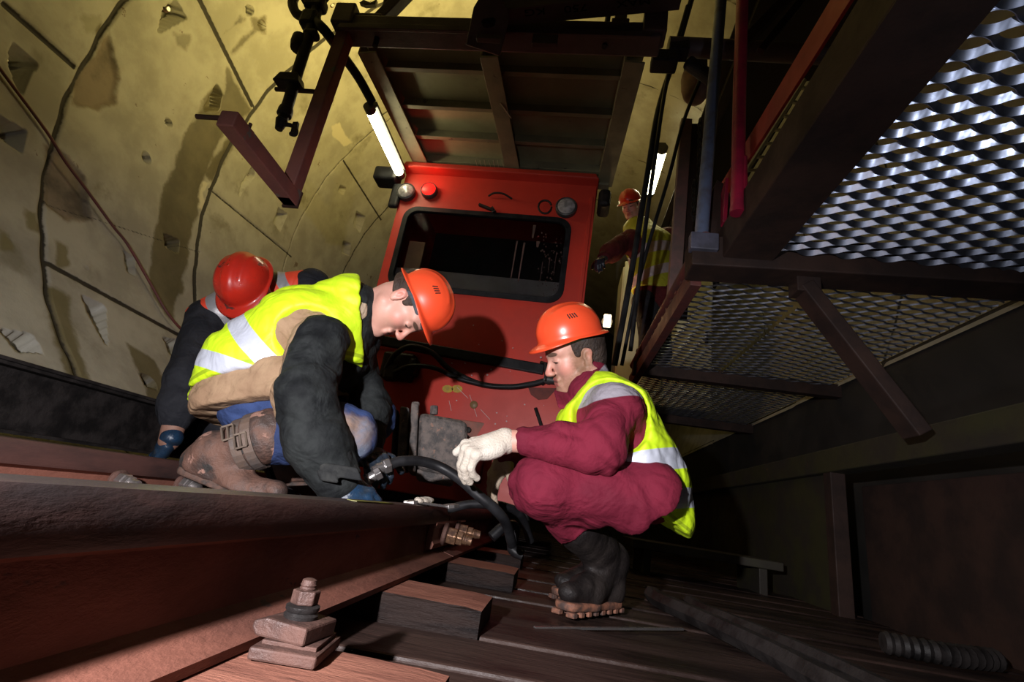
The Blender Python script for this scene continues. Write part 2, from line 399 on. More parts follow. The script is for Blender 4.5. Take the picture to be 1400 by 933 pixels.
def lining(name, th0, th1, y0, y1, h, detail):
    nt = int((th1 - th0) * TR / h) + 1; ny = int((y1 - y0) / h) + 1
    th = np.linspace(th0, th1, nt); yy = np.linspace(y0, y1, ny)
    T, Y = np.meshgrid(th, yy, indexing='ij'); P = np.stack([T.ravel() * TR, Y.ravel()], 1)
    dep = np.zeros(len(P)); at_ = {k: np.full(len(P), -1.0) for k in ('damp', 'rough', 'chip', 'joint')}
    def groove(dist, w, dp):
        np.maximum(dep, dp * np.clip((w + 0.006 - np.abs(dist)) / 0.016, 0, 1), out=dep)
        np.maximum(at_['joint'], w * 1.0 - np.abs(dist), out=at_['joint'])
    wob = 0.006 * np.sin(P[:, 0] * 9) + 0.004 * np.sin(P[:, 0] * 23 + 1)
    for k, yj in enumerate((0.85, 2.01, 3.20, 4.41, 5.6, 6.8)):
        if k == 0: continue
        groove(P[:, 1] - yj - wob, 0.018 if k < 2 else (0.013 if k == 2 else 0.008), 0.018)
        # rings do not sit flush: each ring is shifted a few millimetres
        dep += np.where(P[:, 1] > yj + wob, (0.010, -0.012, 0.008, -0.006, 0.004)[k - 1], 0)
    if detail:
        for a, b, wd in (((3, 3), (103, 92), 0.013), ((272, -4), (347, 147), 0.014), ((61, 356), (262, 466), 0.013), ((286, 258), (400, 352), 0.006),
                         ((470, 220), (522, 302), 0.008), ((60, 275), (275, 345), 0.003), ((505, 170), (535, 150), 0.006)):
            a, b = sy(*a), sy(*b); ab = b - a; t = ((P - a) @ ab) / (ab @ ab)
            dist = np.abs((P - a) @ np.array([ab[1], -ab[0]]) / np.linalg.norm(ab)) + np.where((t < 0) | (t > 1), 1, 0)
            groove(dist, wd * 1.35, 0.018)
        pk = [([(242, 1), (256, 25), (217, 46), (225, 12)], .07), ([(17, 59), (50, 87), (27, 130), (11, 85)], .07), ([(0, 160), (37, 180), (30, 210), (2, 190)], .07),
              ([(226, 320), (247, 329), (244, 345), (228, 338)], .06), ([(115, 403), (146, 419), (149, 472), (124, 428)], .07), ([(0, 451), (44, 458), (56, 482), (24, 480)], .07),
              ([(226, 462), (246, 465), (243, 492), (234, 482)], .05), ([(452, 8), (466, 4), (472, 16), (455, 24)], .05), ([(346, 228), (348, 240), (327, 267), (330, 252)], .05),
              ([(381, 285), (392, 293), (383, 316), (374, 305)], .05), ([(488, 290), (500, 297), (493, 318), (484, 308)], .05), ([(466, 254), (474, 258), (470, 266), (463, 262)], .04),
              ([(297, 116), (305, 128), (300, 150), (280, 152)], .05), ([(470, 330), (480, 334), (478, 350), (468, 345)], .04), ([(172, 345), (186, 352), (186, 376), (176, 370)], .02),
              ([(500, 5), (518, 2), (512, 10), (498, 9)], .05)]
        for pl, dp in pk:
            q = np.array([sy(*p) for p in pl]); d = poly_sd(P, q)
            c = q.mean(0); ext = np.abs(q - c).max()
            tilt = 0.75 + 0.25 * np.clip((c[0] - P[:, 0]) / ext, -1, 1)       # pocket floor slopes to its deep end
            np.maximum(dep, np.where(d > 0, dp * 2.2 * tilt + 0.02, 0), out=dep)
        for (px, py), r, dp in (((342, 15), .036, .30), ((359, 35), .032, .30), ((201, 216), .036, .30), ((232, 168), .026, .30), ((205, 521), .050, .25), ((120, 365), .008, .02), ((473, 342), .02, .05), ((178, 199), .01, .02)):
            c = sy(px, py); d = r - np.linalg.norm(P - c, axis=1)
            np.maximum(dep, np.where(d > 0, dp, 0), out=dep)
            if dp > .1: at_['joint'] = np.maximum(at_['joint'], d)          # shade inside the deep holes, painted with the joint colour
            rim = np.abs(d + 0.006) < 0.006; dep -= np.where(rim, 0.004, 0)
        for pl in ([(298, 112), (318, 138), (332, 128), (322, 150), (300, 200), (282, 240), (272, 290), (262, 330), (250, 400), (235, 440), (205, 395), (212, 330), (225, 262), (240, 225), (258, 180), (275, 150)],
                   [(312, 95), (345, 150), (322, 180), (306, 130)], [(62, 385), (98, 405), (100, 440), (120, 500), (128, 560), (100, 540), (82, 490), (70, 440)],
                   [(175, 468), (215, 490), (238, 545), (225, 580), (195, 520)], [(326, 175), (318, 205), (292, 245), (280, 240), (300, 205)], [(335, 27), (305, 52), (303, 48), (330, 24)], [(355, 42), (318, 75), (316, 72), (348, 40)],
                   [(30, 280), (52, 290), (55, 318), (38, 312)], [(0, 315), (14, 322), (20, 345), (0, 342)], [(80, 330), (95, 335), (94, 360), (82, 362)], [(346, 25), (362, 25), (365, 48), (348, 42)],
                   [(240, 47), (262, 50), (255, 68), (242, 64)], [(112, 20), (138, 22), (136, 44), (118, 40)]):
            at_['damp'] = np.maximum(at_['damp'], poly_sd(P, np.array([sy(*p) for p in pl])))
        for pl in ([(152, 42), (160, 80), (166, 110), (160, 142), (135, 152), (100, 142), (104, 104), (128, 80)], [(64, 200), (88, 205), (118, 240), (128, 300), (95, 302), (64, 280)]):
            q = poly_sd(P, np.array([sy(*p) for p in pl])); at_['rough'] = np.maximum(at_['rough'], q); dep += 0.018 * np.clip(q / 0.03, 0, 1)
        for pl in ([(252, 248), (270, 245), (290, 250), (278, 262), (283, 290), (258, 275)], [(452, 172), (464, 168), (472, 182), (482, 196), (470, 200), (455, 186)]):
            at_['chip'] = np.maximum(at_['chip'], poly_sd(P, np.array([sy(*p) for p in pl])))
    rr = TR + dep
    V = np.stack([TX + rr * np.cos(T.ravel()), P[:, 1], TZ + rr * np.sin(T.ravel())], 1)
    i = np.arange(nt * ny).reshape(nt, ny)
    Fq = np.stack([i[:-1, :-1], i[:-1, 1:], i[1:, 1:], i[1:, :-1]], -1).reshape(-1, 4)
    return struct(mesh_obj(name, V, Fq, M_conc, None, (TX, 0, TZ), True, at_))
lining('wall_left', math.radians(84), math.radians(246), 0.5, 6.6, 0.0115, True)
lining('wall_right', math.radians(-24), math.radians(84), -1.0, 12.0, 0.03, False)
lining('wall_left_far', math.radians(84), math.radians(246), 6.6, 12.0, 0.03, False)
lining('wall_left_near', math.radians(84), math.radians(246), -1.5, 0.5, 0.05, False)

M_wet = mat('wet_dark_planks', (0.014, 0.009, 0.008), (0.04, 0.022, 0.017), 3.0, 0.28, 0.6, spec=0.3, bump=0.5, bscale=18, stretch=(0.6, 3, 1), spots=[((0.17, 0.085, 0.06), 7.0, 0.66, 0.7)])
f = MB()
y = -0.6; k = 0
while y < 7:
    wd = 0.26 + 0.05 * ((k * 7) % 3 - 1); dz = 0.004 * ((k * 5) % 4 - 1.5)
    f.box((-0.25, y + wd / 2, -0.317 + dz), (3.9, wd - 0.012, 0.08), np.array(Matrix.Rotation(0.06, 3, 'Z')))
    y += wd; k += 1
struct(f.build('floor', M_wet, bevel=0.006))
struct(MB().box((-0.3, 5, -0.46), (4.4, 14, 0.06)).build('floor_base', mat('mud', (0.02, 0.015, 0.012), (0.05, 0.03, 0.02), 5, 0.7)))

# ================================================================== TRACK
M_rail = mat('rusty_rail', (0.105, 0.041, 0.029), (0.19, 0.075, 0.052), 6.0, 0.72, 0.55, spec=0.25, bump=0.35, bscale=60, spots=[((0.045, 0.028, 0.026), 16.0, 0.66, 0.5)], stretch=(1, 0.45, 1))
M_railtop = mat('greasy_rail_head', (0.024, 0.018, 0.018), (0.075, 0.034, 0.028), 7.0, 0.4, 0.6, spec=0.3, bump=0.2, bscale=50, stretch=(1, 0.3, 1))
M_rust = mat('rust_iron', (0.045, 0.024, 0.02), (0.09, 0.043, 0.032), 14.0, 0.45, 0.75, metal=0.2, bump=0.4, bscale=90)
M_black = mat('blackened_iron', (0.009, 0.008, 0.008), (0.022, 0.018, 0.017), 12.0, 0.45, 0.7, spec=0.3, metal=0.1, bump=0.3, bscale=60)
M_chrome = mat('bright_steel', (0.55, 0.53, 0.52), (0.36, 0.33, 0.32), 20.0, 0.22, 0.4, metal=0.9)
M_bronze = mat('greasy_brass', (0.42, 0.24, 0.14), (0.10, 0.055, 0.04), 34.0, 0.25, 0.5, metal=0.75, bump=0.3, bscale=90)
M_rubber = mat('black_rubber', (0.007, 0.007, 0.008), (0.016, 0.016, 0.018), 12.0, 0.42, 0.6, spec=0.22)
HEADP = [(-.034, .124), (.034, .124), (.0365, .130), (.037, .165), (.030, .178), (.014, .180), (-.014, .180), (-.030, .178), (-.037, .165), (-.0365, .130)]
FOOTP = [(-.075, 0), (.075, 0), (.075, .011), (.030, .023), (.012, .034), (.0085, .06), (.0085, .115), (.016, .119), (.034, .126), (-.034, .126), (-.016, .119), (-.0085, .115), (-.0085, .06), (-.012, .034), (-.030, .023), (-.075, .011)]
def rail(label, x, y0, y1, z):
    t = thing('rail', label, 'rail', (x, (y0 + y1) / 2, z), 'rails of the track')
    def prism(poly):
        m = MB(); n = len(poly); ys = np.linspace(y0, y1, 24)
        for q in ys: m.v += [(x + a, q, z + b) for a, b in poly]
        for i in range(len(ys) - 1): m.f += [[i * n + j, i * n + (j + 1) % n, (i + 1) * n + (j + 1) % n, (i + 1) * n + j] for j in range(n)]
        m.f += [list(range(n))[::-1], list(range((len(ys) - 1) * n, len(ys) * n))]; m.m = [0] * len(m.f); return m
    prism(FOOTP).build('web_and_foot', M_rail, t, smooth=True); prism(HEADP).build('rail_head', M_railtop, t, smooth=True)
    return t
rail('long rusty rail running past the lens in the left foreground', -0.435, -0.6, 1.93, -0.216)
MB().box((-0.415, 1.13, -0.0362), (0.022, 0.24, 0.0016)).build('paint_smear', mat('green_paint', (0.30, 0.33, 0.03), (0.12, 0.11, 0.03), 30, 0.5), bpy.data.objects['rail'])
rail('rusty rail continuing under the red locomotive beyond the bolted joint', -0.435, 1.945, 5.5, -0.216)
rail('far rusty rail behind the crouching workers boot', -1.25, -0.6, 5.5, -0.200)

M_creo = mat('creosoted_timber', (0.006, 0.004, 0.004), (0.020, 0.012, 0.010), 5.0, 0.45, 0.65, spec=0.18, bump=0.9, bscale=14, stretch=(0.7, 5, 7))
M_sltop = mat('rust_dusted_timber', (0.27, 0.112, 0.075), (0.18, 0.072, 0.05), 6.0, 0.75, 0.6, spec=0.25, bump=0.4, bscale=26, stretch=(0.8, 4, 1), spots=[((0.07, 0.035, 0.028), 7.0, 0.66, 0.5)])
def sleeper(label, y0, y1, x1=-0.135):
    m = MB(); n = 40; r = random.Random(int(y0 * 100)); xs = np.linspace(-1.62, x1, n)
    for i, x in enumerate(xs):
        e = lambda: r.uniform(-1, 1) * 0.0025
        e1 = 0.012 if i in (0, n - 1) else 0.004
        m.v += [(x, y0 + e(), -0.366), (x, y0 + e(), -0.222 - e1 * .3 + e()), (x, y0 + 0.006 + e(), -0.217 - e1 * .4), (x, y1 - 0.006 + e(), -0.217 - e1 * .4), (x, y1 + e(), -0.224 + e()), (x, y1 + e(), -0.366)]
    for i in range(n - 1):
        for j in range(6):
            m.f.append([i * 6 + j, i * 6 + (j + 1) % 6, (i + 1) * 6 + (j + 1) % 6, (i + 1) * 6 + j]); m.m.append(1 if j == 2 else 0)
    m.f += [list(range(6))[::-1], list(range((n - 1) * 6, n * 6))]; m.m += [0, 0]
    o = m.build('railway_sleeper', [M_creo, M_sltop]); tag(o, label, 'sleeper', 'timber sleepers under the rails'); return o
sleeper('rust-dusted timber sleeper in the bottom foreground carrying the bolted rail clamp', 0.44, 0.745, -0.115)
sleeper('dark timber sleeper sticking out under the rail, second from the camera', 1.165, 1.375)
sleeper('timber sleeper under the rail joint beside the squatting workers boots', 1.86, 2.09, -0.12)
sleeper('timber sleeper deep under the front of the red locomotive', 2.52, 2.74, -0.14)

# rail clamp with its bolt on the nearest sleeper
c0 = A(-0.312, 0.690, -0.216)
cl = thing('rail_clamp', 'rusty rail clamp with stacked plates and upright bolt in the foreground', 'clamp', c0)
Rz = np.array(Matrix.Rotation(0.12, 3, 'Z'))
MB().box(c0 + A(0.004, 0.0, 0.007), (0.082, 0.100, 0.014), Rz).build('base_plate', M_rust, cl, bevel=0.003)
MB().box(c0 + A(0.004, 0.004, 0.0165), (0.068, 0.078, 0.005), Rz).build('shim', M_rust, cl, bevel=0.001)
MB().prof([(-.036, 0), (.032, 0), (.032, .020), (-.026, .022), (-.044, .016), (-.044, .008)], c0 + A(-0.004, -0.036, 0.019), c0 + A(0.004, 0.036, 0.019)).build('clamp_plate', M_rust, cl, bevel=0.003)
MB().lathe(c0 + A(-0.002, 0, 0.040), (0, 0, 1), [(0.021, 0), (0.022, 0.004), (0.019, 0.007), (0.0215, 0.010), (0.0215, 0.014), (0.018, 0.016)]).build('spring_washer', M_black, cl, smooth=True)
MB().hexa(c0 + A(-0.002, 0, 0.056), (0, 0, 1), 0.018, 0.017).build('nut', M_rust, cl, bevel=0.002)
MB().lathe(c0 + A(-0.002, 0, 0.073), (0, 0, 1), [(0.0095, 0), (0.0105, 0.002), (0.0095, 0.004), (0.0105, 0.006), (0.0095, 0.008), (0.009, 0.012), (0.004, 0.014)], 16).build('bolt_end', M_rust, cl, smooth=True)

# joint of the near rail: fishplate with big greasy bolts pointing to the floor side
fp = thing('fishplate', 'rusty fishplate over the near rail joint', 'rail joint', (-0.41, 1.98, -0.13))
MB().prof([(-.012, -.05), (.012, -.046), (.016, -.03), (.008, -.018), (.008, .018), (.016, .034), (.012, .045), (-.012, .05)], (-0.412, 1.74, -0.128), (-0.412, 2.30, -0.128)).build('bar', M_rail, fp, bevel=0.002)
def joint_bolt(label, p, d, s=1.0, mt=None):
    p = A(*p); d = nrm(d); mt = mt or M_bronze
    t = thing('rail_bolt', label, 'bolt', p, 'bolts of the rail joints')
    MB().lathe(p, d, [(0.030 * s, 0), (0.034 * s, 0.004 * s), (0.034 * s, 0.012 * s), (0.028 * s, 0.016 * s)]).build('washer', M_rust, t, smooth=True)
    MB().hexa(p + d * 0.016 * s, d, 0.027 * s, 0.030 * s).build('nut', mt, t, bevel=0.003)
    MB().hexa(p + d * 0.047 * s, d, 0.023 * s, 0.020 * s).build('lock_nut', mt, t, bevel=0.003)
    MB().lathe(p + d * 0.067 * s, d, [(0.015 * s, 0), (0.0165 * s, 0.004 * s), (0.015 * s, 0.008 * s), (0.0165 * s, 0.012 * s), (0.015 * s, 0.016 * s), (0.014 * s, 0.028 * s), (0.006 * s, 0.031 * s)], 18).build('thread', mt, t, smooth=True)
joint_bolt('greasy brass-coloured bolt of the near rail joint, nearer to the camera', (-0.40, 1.87, -0.128), (1, 0.12, -0.1), 1.15)
joint_bolt('greasy bolt of the near rail joint, the farther one by the black hose', (-0.40, 2.10, -0.122), (1, 0.1, -0.05), 1.1)
p = at(160, 656, 1.25); joint_bolt('shiny ribbed bolt on the far rail, leftmost, behind the near rail', p, (1, -0.15, -0.05), 0.8, M_chrome)
p = at(247, 661, 1.40); joint_bolt('shiny ribbed bolt on the far rail under the workers boot heel', p, (1, -0.15, -0.05), 0.75, M_chrome)
tag(MB().box((-0.86, 1.46, -0.180), (0.68, 0.34, 0.072)).box((-0.86, 1.29, -0.182), (0.66, 0.02, 0.066)).build('timber_board', M_creo, bevel=0.004), 'dark timber board between the rails under the kneeling workers boots', 'board')

# black steel channel along the foot of the left wall
def channel(m, p0, p1, hgt, fl, th=0.012, up=(0, 0, 1)):
    return m.prof([(0, -hgt / 2), (fl, -hgt / 2), (fl, -hgt / 2 + th), (th, -hgt / 2 + th), (th, hgt / 2 - th), (fl, hgt / 2 - th), (fl, hgt / 2), (0, hgt / 2)], p0, p1, up)
m = MB(); channel(m, (-1.87, -0.6, 0.09), (-1.87, 6.0, 0.09), 0.22, 0.08)
m.prof([(-.04, -.006), (.05, -.006), (.05, .006), (-.04, .006)], (-1.83, -0.6, 0.206), (-1.83, 6.0, 0.206))
tag(m.build('steel_channel', M_black, bevel=0.003), 'black steel channel running along the foot of the concrete wall', 'beam')
for yy, lb in ((0.9, 'black block under the wall channel, nearest the camera'), (2.5, 'black block under the wall channel behind the rear worker')):
    tag(MB().box((-1.80, yy, -0.15), (0.10, 0.16, 0.255)).build('packing_block', M_black, bevel=0.004), lb, 'support', 'packing blocks of the wall channel')

# thin red cable clipped across the lining
wc = [wall_pt(*p, 0.02) for p in ((-14, 82), (8, 112), (60, 182), (85, 222), (115, 262), (150, 310), (172, 338), (205, 395), (222, 425), (240, 448), (257, 462))]
tag(MB().tube(spline(wc, 6), 0.0085, 8).build('wall_cable', mat('red_cable', (0.13, 0.03, 0.025), (0.09, 0.03, 0.03), 9, 0.5), smooth=True), 'thin dark red cable strung diagonally across the concrete lining', 'cable')
# bolt heads sitting in the pockets
for (px, py), lb in (((241, 15), 'bolt head in the triangular pocket at the top of the concrete wall'), ((24, 79), 'bolt head in the upper of the two pockets at the left picture edge'), ((22, 191), 'bolt head in the lower of the two pockets at the left picture edge'), ((461, 13), 'bolt head in the square pocket above the dark valve rod'), ((125, 425), 'bolt head in the pocket beneath the red cable, left of the rear worker'), ((240, 337), 'bolt head in the small pocket in the dark damp stripe')):
    q = cyl_hit(px, py); n = nrm(A(q[0] - TX, 0, q[2] - TZ)); b0 = q + n * 0.10
    t = thing('lining_bolt', lb, 'bolt', b0, 'bolts of the concrete lining')
    MB().lathe(b0, -n, [(0.030, -0.03), (0.030, 0.004), (0.024, 0.008)]).build('washer', M_rust, t, smooth=True)
    MB().hexa(b0 - n * 0.008, -n, 0.018, 0.020).build('nut', M_chrome, t, bevel=0.002)

M_void = mat('dark_steel', (0.012, 0.011, 0.010), (0.022, 0.018, 0.015), 3.0, 0.7, 0.8)
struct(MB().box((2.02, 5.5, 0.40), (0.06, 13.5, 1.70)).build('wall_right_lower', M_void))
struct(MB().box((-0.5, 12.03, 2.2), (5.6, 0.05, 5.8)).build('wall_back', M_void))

# ================================================================== RED LOCOMOTIVE
M_red = mat('red_loco_paint', (0.58, 0.046, 0.028), (0.49, 0.038, 0.023), 3.0, 0.38, 0.5, bump=0.06, bscale=20, spots=[((0.46, 0.13, 0.10), 5.0, 0.72, 0.6), ((0.10, 0.02, 0.014), 24.0, 0.76, 0.6)])
M_dkgrey = mat('dark_grey_steel', (0.03, 0.03, 0.032), (0.05, 0.048, 0.045), 8, 0.5)
LY = 3.35
lo = thing('mine_locomotive', 'red tunnel locomotive with wide cab window facing the crouching workers', 'locomotive', (-0.78, LY + 0.8, -0.05))
def rring(x0, x1, z0, z1, r, n=6):
    out = []
    for cx, cz, a0 in ((x1 - r, z1 - r, 0), (x0 + r, z1 - r, 90), (x0 + r, z0 + r, 180), (x1 - r, z0 + r, 270)):
        out += [(cx + r * math.cos(math.radians(a0 + 90 * i / n)), cz + r * math.sin(math.radians(a0 + 90 * i / n))) for i in range(n + 1)]
    return out
WX0, WX1, WZ0, WZ1 = -1.50, -0.16, 1.51, 2.205
hole = rring(WX0, WX1, WZ0, WZ1, 0.10)
outer = []
FX0, FX1, FZ0, FZ1 = -1.60, 0.03, 0.95, 2.60
for x, z in hole:                       # outer outline sampled along the same angles
    cx, cz = (FX0 + FX1) / 2, (WZ0 + WZ1) / 2; dx, dz = x - cx, z - cz
    s = min((FX1 - cx) / abs(dx) if dx > 0 else (cx - FX0) / max(abs(dx), 1e-6), (FZ1 - cz) / dz if dz > 1e-6 else (cz - FZ0) / max(abs(dz), 1e-6))
    outer.append((cx + dx * s, cz + dz * s))
# make sure the corners are present
def snap(o):
    for c in ((FX1, FZ1), (FX0, FZ1), (FX0, FZ0), (FX1, FZ0)):
        i = min(range(len(o)), key=lambda i: (o[i][0] - c[0]) ** 2 + (o[i][1] - c[1]) ** 2); o[i] = c
    return o
outer = snap(outer)
m = MB(); n = len(hole); T = 0.03
for yy in (LY, LY + T): m.v += [(x, yy, z) for x, z in hole] + [(x, yy, z) for x, z in outer]
for i in range(n):
    j = (i + 1) % n
    m.f += [[i, n + i, n + j, j], [2 * n + i, 2 * n + j, 3 * n + j, 3 * n + i], [i, j, 2 * n + j, 2 * n + i], [n + i, 3 * n + i, 3 * n + j, n + j]]
m.m = [0] * len(m.f)
m.build('front_panel', M_red, lo)
m = MB().prof([(-0.815, 0.0), (0.815, 0.0), (0.815, 0.98), (-0.815, 0.98)], (-0.785, LY - 0.03, -0.02), (-0.785, LY + 0.03, -0.02))
m.build('hood_panel', M_red, lo, bevel=0.008)
m = MB().box((FX0 + 0.015, LY + 0.93, 1.28), (0.03, 1.8, 2.64)).box((FX1 - 0.015, LY + 0.93, 1.28), (0.03, 1.8, 2.64)).box((-0.785, LY + 1.83, 1.28), (1.63, 0.03, 2.64))
m.build('cab_walls', M_red, lo, bevel=0.006)
MB().prof([(-0.83, 0), (0.83, 0), (0.80, 0.05), (-0.80, 0.05)], (-0.785, LY - 0.10, 2.565), (-0.785, LY + 1.9, 2.565)).build('roof', M_red, lo, bevel=0.01)
MB().box((-0.785, LY + 0.93, -0.02), (1.62, 1.8, 0.10)).build('chassis', M_black, lo)
MB().box((-0.785, LY + 0.30, 1.44), (1.55, 0.52, 0.10)).box((-0.785, LY + 0.10, 1.455), (1.55, 0.04, 0.5)).build('dashboard', mat('grey_dash', (0.40, 0.38, 0.40), (0.32, 0.30, 0.31), 6, 0.6), lo, bevel=0.01)
MB().box((-0.785, LY + 0.95, 1.95), (1.55, 0.02, 1.25)).build('cab_bulkhead', M_dkgrey, lo)
MB().box((-1.40, LY + 0.12, 1.80), (0.14, 0.03, 0.34)).box((-1.42, LY + 0.11, 1.66), (0.20, 0.05, 0.05)).build('seat_back', mat('tan_board', (0.36, 0.22, 0.13), (0.30, 0.18, 0.11), 9, 0.7), lo, bevel=0.006)
# window gasket and glass
g = MB(); oh = rring(WX0 - 0.03, WX1 + 0.03, WZ0 - 0.03, WZ1 + 0.03, 0.12); ih = rring(WX0 + 0.012, WX1 - 0.012, WZ0 + 0.012, WZ1 - 0.012, 0.09)
for yy, pl in ((LY - 0.012, oh), (LY - 0.016, ih), (LY + 0.02, ih), (LY + 0.0, oh)): g.v += [(x, yy, z) for x, z in pl]
for q in range(4):
    for i in range(n): j = (i + 1) % n; a, b = q * n, ((q + 1) % 4) * n; g.f.append([a + i, b + i, b + j, a + j])
g.m = [0] * len(g.f)
g.build('window_gasket', M_rubber, lo, smooth=True)
gl = bpy.data.materials.new('cab_glass'); gl.use_nodes = True
b = gl.node_tree.nodes['Principled BSDF']; b.inputs['Base Color'].default_value = (0.55, 0.55, 0.55, 1); b.inputs['Transmission Weight'].default_value = 1.0
b.inputs['Roughness'].default_value = 0.02; b.inputs['IOR'].default_value = 1.05; b.inputs['Specular IOR Level'].default_value = 0.5
gp = MB().sheet([(x, LY + 0.008, z) for x, z in rring(WX0 + 0.005, WX1 - 0.005, WZ0 + 0.005, WZ1 - 0.005, 0.09)], 0.006).build('window_pane', gl, lo)
M_mud = mat('dried_mud', (0.10, 0.05, 0.04), (0.05, 0.028, 0.023), 30, 0.8)
r = random.Random(3); d = MB()
for (px, py, ln, wd) in ((707, 330, 50, 2.2), (717, 332, 52, 2.5), (736, 330, 8, 5), (731, 308, 18, 4), (742, 358, 26, .7), (752, 352, 20, .8), (761, 345, 30, .6)):
    top = at(px, py, LY - 0.002); L_ = ln * 0.0068; wv = wd * 0.0030
    pts = [(top[0] - wv + 0.02 * 0, LY - 0.001, top[2]), (top[0] + wv, LY - 0.001, top[2]), (top[0] + wv * 0.4, LY - 0.001, top[2] - L_), (top[0] - wv * 0.6, LY - 0.001, top[2] - L_ * 0.97)]
    d.sheet(pts, 0.004)
for i in range(70):
    c = at(r.uniform(735, 772), r.uniform(318, 405), LY - 0.002); s = r.uniform(0.002, 0.006)
    d.sheet([(c[0] + s * math.cos(a), LY - 0.001, c[2] + s * 1.4 * math.sin(a)) for a in (0, 1.05, 2.1, 3.14, 4.2, 5.24)], 0.003)
d.build('mud_splashes', M_mud, gp)['kind'] = 'stuff'
# lamps
M_lens = mat('lamp_lens', (0.42, 0.40, 0.40), (0.20, 0.19, 0.19), 25, 0.12, 0.2, spec=0.8)
M_redlens = emit('red_lamp_lens', (1.0, 0.006, 0.004), 4.0)
def head_lamp(px, py, r, lens, nm):
    c = at(px, py, LY)
    h = MB().lathe((c[0], LY + 0.0, c[2]), (0, -1, 0), [(r * 1.05, 0), (r * 1.2, 0.01), (r * 1.2, 0.05), (r * 1.08, 0.055), (r * 1.0, 0.05)]).build(nm, M_dkgrey, lo, smooth=True)
    MB().lathe((c[0], LY - 0.045, c[2]), (0, -1, 0), [(r, 0), (r * 0.95, 0.010), (r * 0.7, 0.019), (r * 0.35, 0.024), (0.001, 0.026)]).build('lens', lens, h, smooth=True)
    return c
head_lamp(557, 266, 0.066, M_lens, 'headlamp'); head_lamp(774, 287, 0.072, M_lens, 'headlamp'); cr = head_lamp(588, 264, 0.058, M_redlens, 'red_marker_lamp')
light('marker_glow', 'POINT', (cr[0], LY - 0.12, cr[2] + 0.05), 0.8, (1.0, 0.03, 0.02), shadow_soft_size=0.04)
def P3(px, py, off=0.0): q = at(px, py, LY - off); return q
MB().tube(spline([P3(668, 268, .02), P3(676, 264, .05), P3(688, 265, .05), P3(700, 272, .02)], 5), 0.008, 8).build('grab_handle', M_black, lo, smooth=True)
MB().bar(P3(655, 280, .02), P3(675, 288, .03), 0.03, 0.02).bar(P3(672, 284, .02), P3(676, 290, .03), 0.02, 0.03).build('wiper_motor', M_black, lo, bevel=0.003)
MB().tube([P3(745 + 9 * math.cos(a), 283 + 9 * math.sin(a), .025) for a in np.linspace(0, 6.0, 16)], 0.008, 6).build('lamp_cable_loop', M_black, lo, smooth=True)
# corner mirrors / dark canopy brackets at the cab top
MB().box(P3(530, 243, 0.03) + A(0, 0, 0.0), (0.20, 0.16, 0.13)).box(P3(541, 268, 0.02), (0.09, 0.05, 0.24)).build('corner_bracket', M_rubber, lo, bevel=0.045, seg=4)
MB().box(P3(822, 268, 0.0) + A(0.03, 0.1, 0.0), (0.10, 0.2, 0.16)).build('corner_bracket', M_black, lo, bevel=0.03)
MB().prof([(-.014, -.6), (.014, -.6), (.014, .6), (-.014, .6)], (0.0, LY - 0.02, 1.85), (0.0, LY + 0.005, 1.85)).build('side_trim', M_red, lo, bevel=0.004)
# black bumper strip and cable loops on the hood
MB().bar(P3(505, 463, .04), P3(744, 506, .04), 0.045, 0.075).build('bumper_strip', M_rubber, lo, bevel=0.008)
fr = [P3(740, 496, .06), P3(746, 497, .10), P3(747, 520, .10), P3(741, 525, .06)]
MB().tube(fr, 0.014, 6).build('cable_guide', M_black, lo)
MB().cyl(P3(744, 519, .08), P3(772, 522, .09), 0.028, n=16).cyl(P3(748, 519, .08), P3(752, 519.5, .08), 0.034, n=16).build('plug_socket', M_dkgrey, lo, smooth=True)
MB().box(P3(545, 502, .06), (0.24, 0.10, 0.20)).box(P3(535, 510, .10), (0.10, 0.08, 0.12)).box(P3(566, 503, .08), (0.06, 0.12, 0.12)).build('cable_box', M_black, lo, bevel=0.02)
MB().tube(spline([P3(528, 505, .12), P3(540, 485, .14), P3(562, 474, .14), P3(590, 482, .12), P3(612, 503, .10), P3(640, 519, .08), P3(665, 527, .07), P3(700, 529, .07), P3(728, 525, .07), P3(744, 521, .08)], 6), 0.020, 10).build('jumper_cable', M_rubber, lo, smooth=True)
MB().tube(spline([P3(538, 510, .13), P3(560, 501, .14), P3(592, 503, .12), P3(622, 516, .10), P3(650, 524, .08), P3(680, 529, .075), P3(720, 527, .07), P3(742, 522, .08)], 6), 0.017, 10).build('jumper_cable', M_rubber, lo, smooth=True)
M_yel = mat('yellow_paint_marks', (0.55, 0.36, 0.03), (0.35, 0.24, 0.05), 30, 0.6)
mk = MB()
for px, py, ww, hh in ((612, 532, 6, 7), (625, 532, 6, 7)):
    c = P3(px, py, .032); mk.sheet([c + A(0.0068 * ww * math.cos(a), 0, 0.0068 * hh * 0.6 * math.sin(a)) for a in np.linspace(0, 6.28, 10)[:-1]], 0.003)
mk.build('paint_mark', M_yel, lo)
c = P3(648, 554, .03); MB().lathe(c, (0, -1, 0), [(0.028, 0), (0.028, 0.012), (0.018, 0.018), (0.001, 0.02)], 14).build('rivet', mat('olive_rivet', (0.20, 0.12, 0.05), None, rough=0.5), lo, smooth=True)
mk = MB(); mk.sheet([P3(722, 530, .033), P3(762, 531, .033), P3(748, 546, .033), P3(736, 547, .033), P3(726, 540, .033)], 0.004)
mk.build('paint_chip', mat('brown_primer', (0.16, 0.03, 0.02), (0.10, 0.02, 0.015), 14, 0.7), lo)
M_white = mat('white_specks', (0.55, 0.42, 0.40), None, rough=0.8)
r = random.Random(12); mk = MB()
